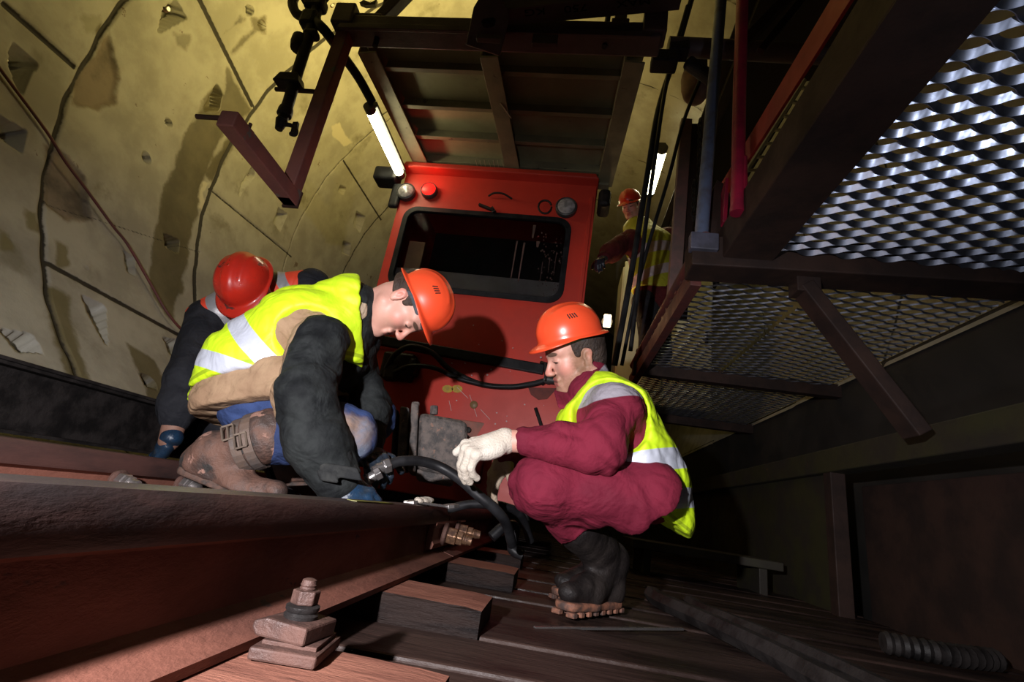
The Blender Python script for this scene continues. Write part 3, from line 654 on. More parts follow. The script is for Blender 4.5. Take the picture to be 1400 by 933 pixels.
for i in range(46):
    c = P3(r.uniform(600, 795), r.uniform(425, 655), .033); s = r.uniform(0.002, 0.008)
    mk.sheet([c + A(s * math.cos(a), 0, s * r.uniform(.6, 1.2) * math.sin(a)) for a in (0, 1.05, 2.1, 3.14, 4.2, 5.24)], 0.003)
mk.build('paint_specks', M_white, lo)
mk = MB()
for a, b_ in (((642, 540), (652, 570)), ((614, 548), (617, 562)), ((657, 560), (670, 574)), ((625, 530), (640, 545))):
    a, b_ = P3(*a, .033), P3(*b_, .033); mk.bar(a, b_, 0.002, 0.003)
mk.build('scratches', M_white, lo)
MB().tube([P3(732, 558, .05), P3(740, 582, .05), P3(748, 612, .05)], .012, 8).bar(P3(748, 612, .055), P3(748, 612, -.0), .02, .02).build('antenna_rod', M_black, lo, smooth=True)
# wheels under the chassis
for wy in (LY + 0.35, LY + 1.35):
    for wx in (-0.435, -1.25): MB().lathe((wx - 0.05, wy, 0.13), (1, 0, 0), [(0.17, 0), (0.17, 0.03), (0.14, 0.035), (0.14, 0.10), (0.05, 0.11)], 24).build('wheel', M_black, lo, smooth=True)

# coupler block bolted to the hood
M_coup = mat('mud_caked_iron', (0.055, 0.050, 0.048), (0.16, 0.13, 0.115), 26.0, 0.6, 0.8, bump=0.9, bscale=45, spots=[((0.27, 0.16, 0.12), 30.0, 0.62, 0.8)])
M_pink = mat('worn_red_plate', (0.36, 0.12, 0.085), (0.26, 0.13, 0.10), 14, 0.6, 0.75, bump=0.3, bscale=40, spots=[((0.10, 0.07, 0.06), 12, 0.62, 0.7)])
cb = thing('coupler', 'mud-caked iron coupler block bolted to the locomotive front', 'coupler', at(600, 640, 3.0))
MB().prof([(-.29, -.16), (.27, -.15), (.27, .15), (-.29, .17)], at(603, 603, 3.318), at(603, 603, 3.27)).build('mounting_plate', M_pink, cb, bevel=0.006)
for p in ((640, 588), (637, 598)): MB().lathe(at(*p, 3.268), (0, -1, 0), [(0.020, 0), (0.020, 0.008), (0.010, 0.010)], 14).build('plate_bolt', M_black, cb, smooth=True)
ux = nrm(A(1, 0.25, -0.02)); uz = nrm(A(-0.16, -0.03, 1)); uy = np.cross(uz, ux); RC = np.stack([ux, uy, uz], 1)
cc = at(596, 607, 2.30); CS = 0.76
def cbox(dx, dz, sx, sz, dy=0.0, sy_=0.4): return MB().box(cc + (ux * dx + uz * dz + uy * dy) * CS, (sx * CS, sy_ * CS, sz * CS), RC)
cbox(0.04, -0.02, 0.30, 0.34).build('block', M_coup, cb, bevel=0.03, seg=3)
cbox(-0.135, -0.01, 0.045, 0.40, -0.02, 0.42).build('cheek_plate', M_coup, cb, bevel=0.008)
cbox(-0.195, -0.02, 0.055, 0.36, 0.0, 0.42).build('cheek_plate', M_coup, cb, bevel=0.01)
cbox(-0.25, -0.02, 0.03, 0.33, 0.04, 0.36).build('cheek_plate', M_black, cb, bevel=0.01)
cbox(0.20, -0.09, 0.10, 0.16, 0.05, 0.30).build('side_lug', M_black, cb, bevel=0.02)
for dx in (-0.135, -0.02): MB().hexa(cc + (ux * dx + uz * 0.16 - uy * 0.12) * CS, uz, 0.020, 0.042).build('bolt_head', M_coup, cb, bevel=0.004)
MB().prof([(-.11, -.10), (.11, -.10), (.11, .10), (-.11, .10)], cc + uy * .1, A(cc[0] - .02, 3.30, cc[2] - .02)).build('drawbar', M_black, cb, bevel=.01)
cbox(0.0, -0.21, 0.22, 0.06, -0.02, 0.30).build('lower_plate', M_coup, cb, bevel=0.01)

# ================================================================== STEEL CANOPY OVER THE LOCOMOTIVE
M_olive = mat('grimy_grey_steel', (0.23, 0.215, 0.13), (0.17, 0.157, 0.095), 5.0, 0.5, 0.65, bump=0.15, bscale=30, spots=[((0.07, 0.055, 0.04), 9, 0.64, None)])
M_plate = mat('canopy_sheet', (0.34, 0.32, 0.19), (0.26, 0.24, 0.14), 3.0, 0.42, 0.55, bump=0.1, bscale=25, spots=[((0.42, 0.40, 0.32), 55.0, 0.69, 0.6), ((0.05, 0.04, 0.03), 7.0, 0.66, None)])
M_purp = mat('brown_purple_paint', (0.095, 0.060, 0.062), (0.07, 0.046, 0.046), 5.0, 0.5, 0.65, bump=0.15, bscale=30)
cp = thing('steel_canopy', 'large ribbed steel canopy panel hanging above the locomotive cab', 'canopy', (-0.7, 2.75, 2.6))
CZ = 2.62
xl = lambda y: -1.60 + (y - 2.1) * 0.065; xr = lambda y: 0.225 - (y - 2.1) * 0.055
def cbeam(nm, x0, x1, wd, y0=2.13, y1=3.42, z=CZ, ht=0.12, m_=M_olive):
    return MB().prof([(-wd / 2, 0), (wd / 2, 0), (wd / 2, 0.012), (-wd / 2 + .012, 0.012), (-wd / 2 + .012, ht), (-wd / 2, ht)], (x0, y0 + .10, z), (x1, y1, z)).build(nm, m_, cp, bevel=0.003)
cbeam('side_beam', xl(2.1) + .055, xl(3.42) + .055, 0.13); cbeam('centre_beam', -0.735, -0.665, 0.12); cbeam('side_beam', xr(2.1) - .06, xr(3.42) - .06, 0.125)
for py in (96, 147, 188, 222):
    yy = atz(620, py, CZ + 0.05)[1]
    MB().prof([(-.012, 0), (.022, 0), (.022, .008), (-.004, .008), (-.004, .09), (-.012, .09)], (xl(yy) + .1, yy, CZ + .03), (xr(yy) - .1, yy, CZ + .03)).build('rib', M_olive, cp, bevel=0.002)
MB().box((-0.70, 3.40, CZ + 0.03), (1.66, 0.07, 0.10)).build('end_beam', M_olive, cp, bevel=0.004)
MB().sheet([(xl(2.1), 2.23, CZ + .125), (xr(2.1), 2.23, CZ + .125), (xr(3.43), 3.43, CZ + .125), (xl(3.43), 3.43, CZ + .125)], 0.008).build('cover_sheet', M_plate, cp)
MB().prof([(-.07, -.05), (.07, -.05), (.07, .055), (-.07, .055)], (xl(2.1) - .03, 2.06, CZ - .03), (xr(2.1) + .06, 2.06, CZ - .03)).build('front_beam', M_purp, cp, bevel=0.012)
MB().bar((xl(2.1), 1.985, CZ - .085), (xr(2.1), 1.985, CZ - .085), 0.02, 0.04).build('edge_strip', M_purp, cp, bevel=0.003)
MB().box((-1.60, 2.03, CZ + .02), (0.13, 0.12, 0.16)).build('corner_post', M_purp, cp, bevel=0.01)
MB().box((0.24, 2.03, CZ + .02), (0.13, 0.12, 0.16)).build('corner_post', M_purp, cp, bevel=0.01)
MB().box(at(745, 56, 1.97), (0.14, 0.03, 0.07)).build('small_plate', M_purp, cp, bevel=0.003)
sc = MB()
for a, b_ in (((684, 141), (699, 162)),): sc.bar(atz(*a, CZ - .001), atz(*b_, CZ - .001), 0.008, 0.003)
for i in range(7): sc.bar(atz(650 + i * 6, 219, CZ - .001), atz(655 + i * 6 - (i % 3), 236, CZ - .001), 0.004, 0.003)
sc.build('chalk_marks', mat('chalk', (0.42, 0.38, 0.27), None, rough=0.9), cp)
# pivot knuckle and the hoist beam with its load marking
kn = thing('pivot_bracket', 'rounded dark pivot bracket on top of the canopy front beam', 'bracket', at(668, 50, 1.93))
MB().prof([(-.10, -.12), (.10, -.12), (.10, .06), (.085, .10), (.05, .13), (0, .14), (-.05, .13), (-.085, .10), (-.10, .06)], at(668, 36, 1.90), at(668, 36, 1.97)).build('cheek', M_purp, kn, bevel=0.008)
MB().lathe(at(668, 30, 1.90), (0, -1, 0), [(0.045, 0), (0.045, 0.02), (0.03, 0.03), (0.001, 0.03)], 20).build('pin', M_black, kn, smooth=True)
MB().bar(at(652, 52, 1.89), at(684, 54, 1.89), 0.03, 0.03).build('stop_bar', M_purp, kn, bevel=0.004)
hb = thing('hoist_beam', 'dark hoist beam above the canopy with upside-down load lettering', 'beam', (-0.1, 1.95, 2.75))
b0, b1 = at(690, 20, 1.92), at(930, -6, 1.92)
MB().prof([(-.05, -.045), (.05, -.045), (.05, .05), (-.05, .05)], b0 - A(.12, 0, 0), b1).build('web', M_purp, hb, bevel=0.004)
MB().bar(b0 - A(.12, -0.0, -0.075), b1 + A(0, 0, 0.075), 0.14, 0.03).build('flange', M_purp, hb, bevel=0.004)
def text_mesh(body, size, depth):
    cu = bpy.data.curves.new('t', 'FONT'); cu.body = body; cu.size = size; cu.extrude = depth; cu.align_x = 'CENTER'; cu.align_y = 'CENTER'
    o = bpy.data.objects.new('t', cu); COL.objects.link(o); bpy.context.view_layer.update()
    me = bpy.data.meshes.new_from_object(o.evaluated_get(bpy.context.evaluated_depsgraph_get()))
    bpy.data.objects.remove(o); return me
bd = nrm(b1 - b0); pn = A(0, -1, 0); pu = np.cross(pn, bd)
pu = nrm(pu); 
if pu[2] < 0: pu = -pu
for body, px, py in (('MAX', 866, 3), ('750', 787, 11), ('KG', 731, 16)):
    me = text_mesh(body, 0.085, 0.001); V = np.array([v.co for v in me.vertices]); c = at(px, py, 1.868)
    W = c + V[:, :1] * -bd + V[:, 1:2] * -pu * 0.85 + V[:, 2:3] * pn
    mesh_obj('lettering', W, [list(p.vertices) for p in me.polygons], mat('black_lettering', (0.004, 0.003, 0.003), None, rough=0.9, spec=0.05), hb)
for px, lb in ((517, 'thin dark rod rising from the left of the canopy front beam'), (828, 'thin dark rod rising from the right half of the canopy front beam')):
    q = at(px, 50, 2.06); tag(MB().cyl(q + A(0, 0, -.08), q + A(-.06 if px < 600 else 0, 0, 0.9), 0.016).lathe(q + A(0, 0, 0.02), (0, 0, 1), [(.04, 0), (.04, .02), (.02, .03)]).build('hanger_rod', M_black, smooth=True), lb, 'rod', 'hanger rods on the canopy')
q = at(525, 30, 2.06); tag(MB().bar(q + A(-.06, 0, -.06), q + A(0.12, 0.05, 0.45), 0.09, 0.06).box(q + A(-.08, 0, -.02), (0.16, 0.10, 0.06)).build('hanger_strut', M_purp, bevel=0.006), 'brown hanger strut at the upper left corner of the canopy', 'strut')
q = at(847, 40, 2.06); tag(MB().box(q, (0.10, 0.08, 0.08)).box(q + A(0, 0, .12), (0.07, 0.06, 0.2)).build('hanger_clamp', M_purp, bevel=0.006), 'small box clamp on the right part of the canopy front beam', 'clamp')
q = at(880, 45, 2.06); tag(MB().box(q, (0.14, 0.08, 0.07)).build('cable_clip_block', M_purp, bevel=0.006), 'low brown block at the right end of the canopy front beam', 'block')

# square-tube frame hanging from the left canopy corner
M_sq = mat('pinkish_red_tube', (0.28, 0.105, 0.085), (0.21, 0.085, 0.075), 6.0, 0.5, 0.65, bump=0.2, bscale=40, spots=[((0.16, 0.14, 0.12), 10, 0.62, 0.6)])
sf = thing('tube_bracket', 'L-shaped pinkish red square-tube bracket hanging by the concrete wall', 'frame', (-1.60, 2.0, 1.38))
sqp = [(-.04, -.04), (.04, -.04), (.04, .04), (-.04, .04)]
MB().prof(sqp, (-1.60, 2.06, 1.345), (-1.60, 2.06, 2.72), up=(0, 1, 0)).build('upright', M_sq, sf, bevel=0.006)
MB().prof(sqp, (-1.60, 2.10, 1.385), (-1.585, 1.52, 1.385)).build('arm', M_sq, sf, bevel=0.006)
MB().box((-1.60, 2.10, 1.385), (0.09, 0.012, 0.10)).build('end_cap', M_rust, sf)
p = at(270, 172, 1.54); MB().cyl((-1.62, 1.54, 1.40), (-1.75, 1.54, 1.40), 0.011).build('pin', M_rust, sf, smooth=True)
MB().cyl((-1.60, 2.04, at(440, 126, 2.04)[2]), (at(377, 122, 2.04)[0], 2.04, at(377, 122, 2.04)[2]), 0.013).build('pin', M_rust, sf, smooth=True)
MB().hexa((-1.60, 1.68, 1.43), (0, 0, 1), .014, .03).hexa((-1.56, 1.62, 1.42), (0, 0, 1), .008, .03).build('bolt', M_rust, sf)
# black valve rod hooked over the frame pin
vr = thing('valve_rod', 'black iron pipe with valves hanging in front of the yellow wall', 'pipe', at(378, 185, 2.0))
V2 = lambda px, py: at(px, py, 2.0)
MB().tube([V2(437, 0), V2(424, 45), V2(408, 95), V2(392, 148)], [.034, .032, .031, .031], 14).build('pipe', M_black, vr, smooth=True)
MB().lathe(V2(392, 148), V2(376, 190) - V2(392, 148), [(.036, 0), (.040, .02), (.040, .05), (.028, .055), (.028, .085), (.033, .09), (.024, .13), (.020, .15)], 18).build('nozzle', M_black, vr, smooth=True)
MB().tube(spline([V2(388, 170), V2(399, 172), V2(405, 178), V2(403, 184), V2(397, 183)], 4), 0.012, 8).bar(V2(405, 168), V2(401, 185), .018, .03).build('tap_handle', M_black, vr, bevel=0.004)
MB().prof([(-.08, -.025), (.085, -.03), (.06, .035), (-.05, .035)], V2(396, 112) + A(0, -.04, 0), V2(396, 112) + A(0, .04, 0)).build('clamp_plate', M_black, vr, bevel=0.006)
MB().lathe(V2(411, 52), V2(405, 80) - V2(411, 52), [(.02, -.01), (.045, 0), (.05, .05), (.045, .09), (.02, .10)], 16).build('coupling', M_black, vr, smooth=True)
MB().box(V2(424, 28), (.10, .08, .12)).box(V2(432, 8), (.13, .08, .08)).box(V2(426, 48), (.09, .07, .05)).build('valve_body', M_black, vr, bevel=0.02)
MB().tube(spline([V2(405, -10), V2(400, 4), V2(405, 18), V2(416, 24)], 5), .030, 10).tube(spline([V2(412, -8), V2(422, 6), V2(440, 2), V2(450, -10)], 5), .022, 10).build('claw_coupling', M_black, vr, smooth=True)
tag(MB().tube(spline([V2(432, 30), V2(446, 44), at(466, 72, 2.2), at(490, 106, 2.4), at(509, 140, 2.55)], 6), .031, 12).build('lamp_hose', M_rubber, smooth=True), 'black hose sloping from the valve rod to the left tube lamp', 'hose')
q = at(503, 4, 2.3); tag(MB().sheet([at(492, 6, 2.3), at(498, 2, 2.3), at(508, 6, 2.3), at(516, 1, 2.3), at(514, 8, 2.3), at(500, 9, 2.3)], .03).build('hanging_hook', M_black, bevel=0.004), 'small black hook against the yellow wall at the top', 'hook')

# fluorescent tube lamps
M_tube = emit('tube_light', (1.0, 0.92, 0.58), 21.0)
def tube_lamp(label, x, z, y0, y1, tr_=0.036):
    t = thing('tube_lamp', label, 'lamp', (x, (y0 + y1) / 2, z), 'fluorescent tube lamps beside the canopy')
    MB().prof([(-.05, 0), (.05, 0), (.035, .045), (-.035, .045)], (x, y0 - .02, z + tr_ - .008), (x, y1 + .02, z + tr_ - .008)).build('housing', M_dkgrey, t, bevel=0.004)
    MB().cyl((x, y0, z), (x, y1, z), tr_, n=18).build('tube', M_tube, t, smooth=True)
    for yy, s in ((y0, -1), (y1, 1)): MB().cyl((x, yy - .001 * s, z), (x, yy + .05 * s, z), tr_ + .003, n=18).build('end_cap', M_dkgrey, t, smooth=True)
tube_lamp('bright tube lamp along the left side of the canopy', -1.625, 2.50, 2.60, 3.26)
tube_lamp('bright tube lamp to the right of the canopy by the dark cables', 0.70, 3.90, 4.40, 5.12, 0.055)
q = at(830, 440, 4.6)
wl = thing('work_lamp', 'small glowing work lamp in the distance behind the right helmet', 'lamp', q)
MB().lathe(q, (0, -1, 0), [(.05, -.06), (.06, -.01), (.055, 0)], 16).build('shade', M_dkgrey, wl, smooth=True)
MB().box(q + A(0, -.02, 0), (.075, .03, .14)).build('bulb', emit('warm_bulb', (1.0, 0.72, 0.38), 7.0), wl, bevel=0.012)
light('work_lamp_light', 'POINT', q + A(0, -0.25, 0.05), 3, (1.0, 0.65, 0.28), shadow_soft_size=0.05)

# ================================================================== GANTRY ON THE RIGHT: WALKWAY, PIPES, STAIR BARS
M_gal = mat('oily_galvanised_mesh', (0.55, 0.58, 0.70), (0.40, 0.42, 0.50), 30.0, 0.30, 0.40, metal=1.0)
M_brown = mat('brown_beam_paint', (0.040, 0.023, 0.018), (0.022, 0.014, 0.012), 5.0, 0.55, 0.7, spec=0.18, bump=0.2, bscale=35)
M_brred = mat('red_brown_paint', (0.12, 0.032, 0.026), (0.07, 0.026, 0.022), 6.0, 0.5, 0.7, bump=0.2, bscale=35)
M_redbar = mat('bright_red_bar', (0.40, 0.022, 0.014), (0.30, 0.018, 0.012), 5.0, 0.45, 0.6, bump=0.1, bscale=30, spots=[((0.12, 0.02, 0.015), 10, 0.68, 0.6)])
M_redpipe = mat('crimson_pipe', (0.30, 0.012, 0.04), (0.20, 0.01, 0.03), 12.0, 0.28, 0.4, bump=0.25, bscale=50)
M_blue = mat('blue_grey_pipe', (0.10, 0.125, 0.20), (0.07, 0.065, 0.075), 8.0, 0.35, 0.55, bump=0.25, bscale=50, lo=.45, hi=.7)
DZ = 1.20
def grating(label, x0, x1, y0, y1, LW=0.155, p=0.0325, wd=0.024):
    m = MB(); rows = int((y1 - y0) / p); n = int((x1 - x0) / LW * 14)
    xs = np.linspace(x0, x1, n)
    for j in range(rows):
        c = np.cos(2 * np.pi * xs / LW + j * np.pi); c = np.sign(c) * np.abs(c) ** 0.8
        yy = y0 + (j + .5) * p + p * 0.5 * c
        o = len(m.v)
        sl = np.gradient(yy, xs); sl = sl / max(np.abs(sl).max(), 1e-6)
        for x, yv, q_ in zip(xs, yy, sl):
            nv = nrm(A(-0.18 + 0.42 * q_, -0.70, -0.63)); wv = nrm(np.cross(A(1, 0, 0), nv)) * wd / 2; tv = nv * 0.0018
            b = A(x, yv, DZ); m.v += [tuple(b - wv - tv), tuple(b + wv - tv), tuple(b + wv + tv), tuple(b - wv + tv)]
        for i in range(n - 1):
            for q in range(4): m.f.append([o + i * 4 + q, o + i * 4 + (q + 1) % 4, o + (i + 1) * 4 + (q + 1) % 4, o + (i + 1) * 4 + q])
    m.m = [0] * len(m.f)
    return tag(m.build('walkway_grating', M_gal, smooth=True), label, 'grating', 'expanded metal walkway panels')
grating('nearest expanded-metal walkway panel overhead at the top right, glinting', 0.68, 1.95, 0.45, 1.93)
grating('dim expanded-metal walkway panel behind the cross beam, left of the diagonal brace', 0.60, 1.10, 2.14, 3.70, wd=0.009)
grating('dim expanded-metal walkway panel right of the diagonal brace', 1.13, 1.90, 2.14, 3.70, wd=0.009)
grating('farthest expanded-metal walkway panel, almost lost in the dark', 0.60, 1.90, 3.78, 5.4, wd=0.009)
def solo(nm, mb, m_, label, cat, group=None, **kw): return tag(mb.build(nm, m_, **kw), label, cat, group)
st = thing('walkway_stringer', 'dark brown box stringer along the left edge of the overhead walkway', 'beam', (0.66, 1.3, 1.2))
MB().bar((0.665, 0.3, DZ + .05), (0.645, 2.12, DZ + .05), 0.10, 0.17).build('web', M_brown, st, bevel=0.006)
MB().bar((0.715, 0.3, DZ - .03), (0.70, 2.12, DZ - .03), 0.20, 0.012).build('bottom_flange', M_brown, st)
solo('cross_beam', MB().bar((0.47, 2.03, DZ - .005), (2.0, 1.98, DZ + .02), 0.16, 0.15), M_brown, 'dark beam crossing under the walkway panels', 'beam', bevel=0.006)
solo('beam_end_plate', MB().box((0.515, 1.95, DZ + 0.03), (0.12, 0.05, 0.085)), mat('slate_plate', (0.085, 0.085, 0.12), (0.05, 0.05, 0.065), 9, 0.5), 'slate-coloured plate on the end of the cross beam', 'plate', bevel=0.005)
solo('cross_beam', MB().bar((0.47, 3.74, DZ - .03), (2.0, 3.74, DZ - .03), 0.08, 0.10), M_brown, 'farther dark cross beam under the walkway', 'beam', bevel=0.005)
solo('cross_beam', MB().bar((0.47, 5.45, DZ - .03), (2.0, 5.45, DZ - .03), 0.08, 0.10), M_brown, 'last dark cross beam under the walkway in the far gloom', 'beam', bevel=0.005)
m = MB().bar((0.53, 2.12, DZ - .045), (0.515, 4.1, DZ - .045), 0.05, 0.10)
for i in range(16): m.prof([(-.018, 0), (.018, 0), (0, .022)], (0.50, 2.2 + i * .115, DZ + .003), (0.545, 2.2 + i * .115, DZ + .003))
solo('toothed_stringer', m, M_brred, 'red-brown stringer with toothed top edge behind the right workers shoulder', 'beam', bevel=0.002)
solo('stair_rail', MB().tube([(0.525, 1.95, DZ + .06), (0.52, 2.9, DZ + .075), (0.515, 4.05, DZ + .09)], 0.032, 12).lathe((0.525, 1.97, DZ + .05), (0, 1, 0), [(.05, 0), (.055, .03), (.045, .08), (.03, .10)], 12), M_brred, 'brown pipe rail sloping down behind the right helmet', 'rail', smooth=True)
solo('diagonal_brace', MB().bar((0.96, 2.03, DZ - .10), (1.36, 2.03, 0.50), 0.06, 0.10, up=(0, 1, 0)).box((0.97, 2.03, DZ - .09), (0.10, 0.09, 0.10)), M_brown, 'dark diagonal brace under the walkway on the right', 'brace', bevel=0.005)
# red bar, pipes
rb = thing('guard_bar', 'bright red flat guard bar sloping above the walkway edge', 'bar', (0.63, 1.6, 1.5))
MB().bar((0.655, 0.6, 1.47), (0.635, 2.12, 1.615), 0.012, 0.115).build('flat_bar', M_redbar, rb, bevel=0.002)
MB().sheet([(0.628, 1.98, 1.62), (0.628, 2.22, 1.50), (0.628, 2.14, 1.36), (0.628, 2.02, 1.40)], 0.02).build('end_gusset', M_redpipe, rb, bevel=0.004)
rp = thing('red_pipe', 'crimson round pipe standing upright beside the red guard bar', 'pipe', (0.585, 1.72, 1.27))
MB().tube([(0.582, 1.72, 1.25), (0.590, 1.71, 1.9), (0.605, 1.70, 2.6)], 0.027, 16).build('pipe', M_redpipe, rp, smooth=True)
MB().cyl((0.582, 1.72, 1.235), (0.582, 1.72, 1.26), 0.029, n=16).build('end_cap', M_redpipe, rp, smooth=True)
MB().cyl((0.607, 1.70, 1.34), (0.607, 1.70, 1.50), 0.010, n=8).box((0.616, 1.705, 1.32), (0.03, 0.02, 0.03)).build('hinge', M_redpipe, rp, bevel=0.003)
solo('blue_pipe', MB().tube([(0.515, 2.0, 1.24), (0.555, 2.0, 2.1), (0.60, 2.0, 3.0)], 0.031, 16), M_blue, 'blue-grey round pipe standing on the cross beam end plate', 'pipe', smooth=True)
solo('pipe_bracket', MB().sheet([(0.50, 2.06, 1.38), (0.60, 2.06, 1.66), (0.66, 2.06, 1.62), (0.66, 2.06, 1.46), (0.58, 2.06, 1.30)], 0.02), M_brown, 'dark bracket plate between the blue pipe and the red bar', 'bracket', bevel=0.003)
# posts and hanging cables
M_post = mat('worn_pink_post', (0.22, 0.11, 0.10), (0.13, 0.09, 0.08), 7.0, 0.6, 0.7, bump=0.2, bscale=40)
po = thing('gantry_post', 'worn pinkish steel post in front of the background worker', 'post', (0.575, 2.8, 1.2))
MB().bar((0.565, 2.8, 1.24), (0.60, 2.8, 2.75), 0.075, 0.06, up=(0, 1, 0)).build('face_plate', M_post, po, bevel=0.004)
MB().bar((0.625, 2.84, 1.24), (0.66, 2.84, 2.75), 0.07, 0.05, up=(0, 1, 0)).build('side_plate', M_brown, po, bevel=0.004)
M_cab = M_rubber
for pts, rr_, lb in (([(948, -10), (925, 70), (900, 150), (885, 240), (862, 380), (840, 500)], .020, 'thick black cable hanging from the top beam past the background worker'),
                     ([(940, 8), (912, 110), (893, 235), (880, 330), (862, 480)], .014, 'thinner black cable hanging just right of the thick one'),
                     ([(965, 90), (935, 165), (915, 240), (888, 330), (870, 400), (850, 500)], .012, 'dark cable crossing in front of the worn pink post'),
                     ):
    pp = spline([at(a, b, 2.55 + 0.1 * i) for i, (a, b) in enumerate(pts)], 6)
    solo('hanging_cable', MB().tube(pp, rr_, 8), M_cab, lb, 'cable', 'cables hanging right of the locomotive', smooth=True)
# chain hoist
ch = thing('chain_hoist', 'pinkish chain hoist body hanging above the background worker', 'hoist', at(950, 130, 2.7))
c = at(950, 112, 2.7); c2 = at(952, 150, 2.7)
MB().lathe(c, c2 - c, [(.05, -.09), (.085, -.07), (.095, -.02), (.09, .0), (.095, .02), (.09, .04), (.095, .06), (.09, .08), (.085, .12), (.06, .16), (.03, .17)], 20).build('body', mat('dusty_pink_hoist', (0.30, 0.15, 0.13), (0.16, 0.10, 0.09), 7, 0.6), ch, smooth=True)
MB().box(c + A(0, 0, .12), (.14, .10, .08)).tube(spline([c + A(0, 0, .16), c + A(-.03, 0, .22), c + A(0, 0, .27), c + A(.04, 0, .24)], 5), .014, 8).build('suspension_hook', M_black, ch, bevel=0.004)
def link_mesh_(m, p, t, s): # one oval chain link around p, long axis t
    x, u, d = frame(t, (0, 1, 0) if s else (1, 0.3, 0))
    m.tube([p + d * 0.022 * math.sin(a) * 1.0 + x * 0.012 * math.cos(a) for a in np.linspace(0, 2 * math.pi, 11)], 0.0045, 6)
for lbx, (pa, pb) in enumerate((((957, 165), (955, 300)), ((949, 250), (948, 305)))):
    m = MB(); a, b_ = at(*pa, 2.66), at(*pb, 2.66); k = int(np.linalg.norm(b_ - a) / 0.033)
    for i in range(k): link_mesh_(m, a + (b_ - a) * i / k, b_ - a, i % 2)
    m.build('chain', M_black, ch, smooth=True)
ct = thing('cable_ladder', 'pale yellowish cable ladder seen between the red bar and the dark stringer', 'ladder', (0.7, 2.4, 1.5))
M_cream = mat('cream_paint', (0.50, 0.46, 0.30), (0.38, 0.35, 0.22), 5, 0.5, 0.6)
ra, rb_ = (at(958, 330, 2.6), at(1098, 108, 2.1)); sa, sb_ = (at(978, 325, 2.75), at(1108, 112, 2.25))
MB().bar(ra, rb_, 0.02, 0.04).build('side_rail', M_cream, ct, bevel=0.002); MB().bar(sa, sb_, 0.02, 0.04).build('side_rail', M_cream, ct, bevel=0.002)
for i in range(12):
    t = (i + .5) / 12; MB().bar(ra + (rb_ - ra) * t, sa + (sb_ - sa) * t, 0.02, 0.012).build('rung', M_cream, ct)
# background cabinet and overhead plate
ca = thing('control_cabinet', 'pale greenish control cabinet standing on the walkway behind the background worker', 'cabinet', (0.95, 5.1, 1.2))
M_cabn = mat('pale_green_enamel', (0.50, 0.50, 0.34), (0.40, 0.40, 0.27), 3, 0.45, 0.55)
MB().box((0.95, 5.3, 2.0), (1.0, 0.5, 1.58)).build('body', M_cabn, ca, bevel=0.01)
for x in (0.70, 1.2): 
    d_ = MB().box((x, 5.04, 2.1), (0.47, 0.02, 1.5)).build('door', M_cabn, ca, bevel=0.006); MB().box((x + .18, 5.02, 2.0), (0.03, 0.03, 0.14)).build('handle', M_black, d_, bevel=0.004)
solo('overhead_plate', MB().box((1.39, 3.6, 3.42), (1.06, 6.8, 0.02)).bar((0.98, 0.4, 3.38), (0.98, 6.8, 3.38), 0.08, 0.06), M_void, 'dark plate roofing the walkway right of the canopy, enlarged to darken the grating gaps', 'plate')  # enlarged beyond the dark roof so the lit ceiling stays hidden above the grating
solo('top_pipe', MB().cyl((0.35, 2.2, 2.72), (1.5, 2.25, 2.75), 0.055), M_purp, 'dim horizontal pipe crossing behind the blue and red pipes', 'pipe', smooth=True)
solo('scissor_arm', MB().bar(at(1015, 62, 1.9), at(1080, -8, 1.9), 0.05, 0.05).bar(at(1040, 70, 1.95), at(1100, -5, 1.95), 0.03, 0.04), M_brown, 'dark brown double arm at the top between the red pipe and red bar', 'arm', bevel=0.004)
solo('junction_box', MB().box(at(908, 84, 2.2), (0.15, 0.10, 0.09)).box(at(927, 68, 2.2), (0.12, 0.10, 0.09)).cyl(at(940, 85, 2.2), at(975, 110, 2.2), 0.04), M_black, 'black junction box where the cables meet, right of the canopy', 'box', bevel=0.01)
solo('walkway_kerb', MB().bar((0.35, 4.6, 0.375), (0.35, 6.0, 0.375), 0.05, 1.35), M_cabn, 'pale panel low behind the hanging cables right of the cab', 'panel')

# side beam, panels and floor strip on the right
M_side = mat('grimy_green_steel', (0.034, 0.032, 0.013), (0.020, 0.015, 0.010), 4.0, 0.55, 0.7, bump=0.2, bscale=25, spots=[((0.09, 0.045, 0.02), 16, 0.68, 0.7)])
solo('side_beam', MB().prof([(-.06, -.10), (.05, -.10), (.05, .0), (.10, .0), (.10, .03), (-.06, .03)], (1.55, 0.4, 0.55), (1.55, 6.2, 0.55)), M_side, 'long dark beam along the right side below the walkway', 'beam', bevel=0.006)
solo('side_panel', MB().box((1.56, 4.55, 0.06), (0.04, 3.1, 0.80)), M_side, 'dim greenish steel panel under the long side beam', 'panel', bevel=0.004)
solo('side_panel', MB().box((1.70, 1.7, 0.02), (0.04, 2.6, 0.76)), M_brown, 'almost black recessed panel at the right picture edge', 'panel', bevel=0.004)
solo('panel_post', MB().bar((1.54, 3.0, -0.34), (1.54, 3.0, 0.46), 0.08, 0.08, up=(0, 1, 0)), M_brown, 'dark post between the greenish panel and the recess', 'post', bevel=0.005)
fs = spline([atz(x_, y_, -0.245) for x_, y_ in ((890, 812), (905, 822), (960, 847), (1050, 890), (1130, 933), (1210, 975))], 8)
solo('floor_strip', MB().tube([A(p[0], p[1], -0.245) for p in fs], 0.03, 6), M_black, 'dark curved steel strip on the floor at the lower right', 'strip')
solo('floor_strip', MB().tube([A(p[0] + .16, p[1] + .05, -0.252) for p in fs], 0.022, 6), M_black, 'thinner curved strip on the floor just right of the other', 'strip')
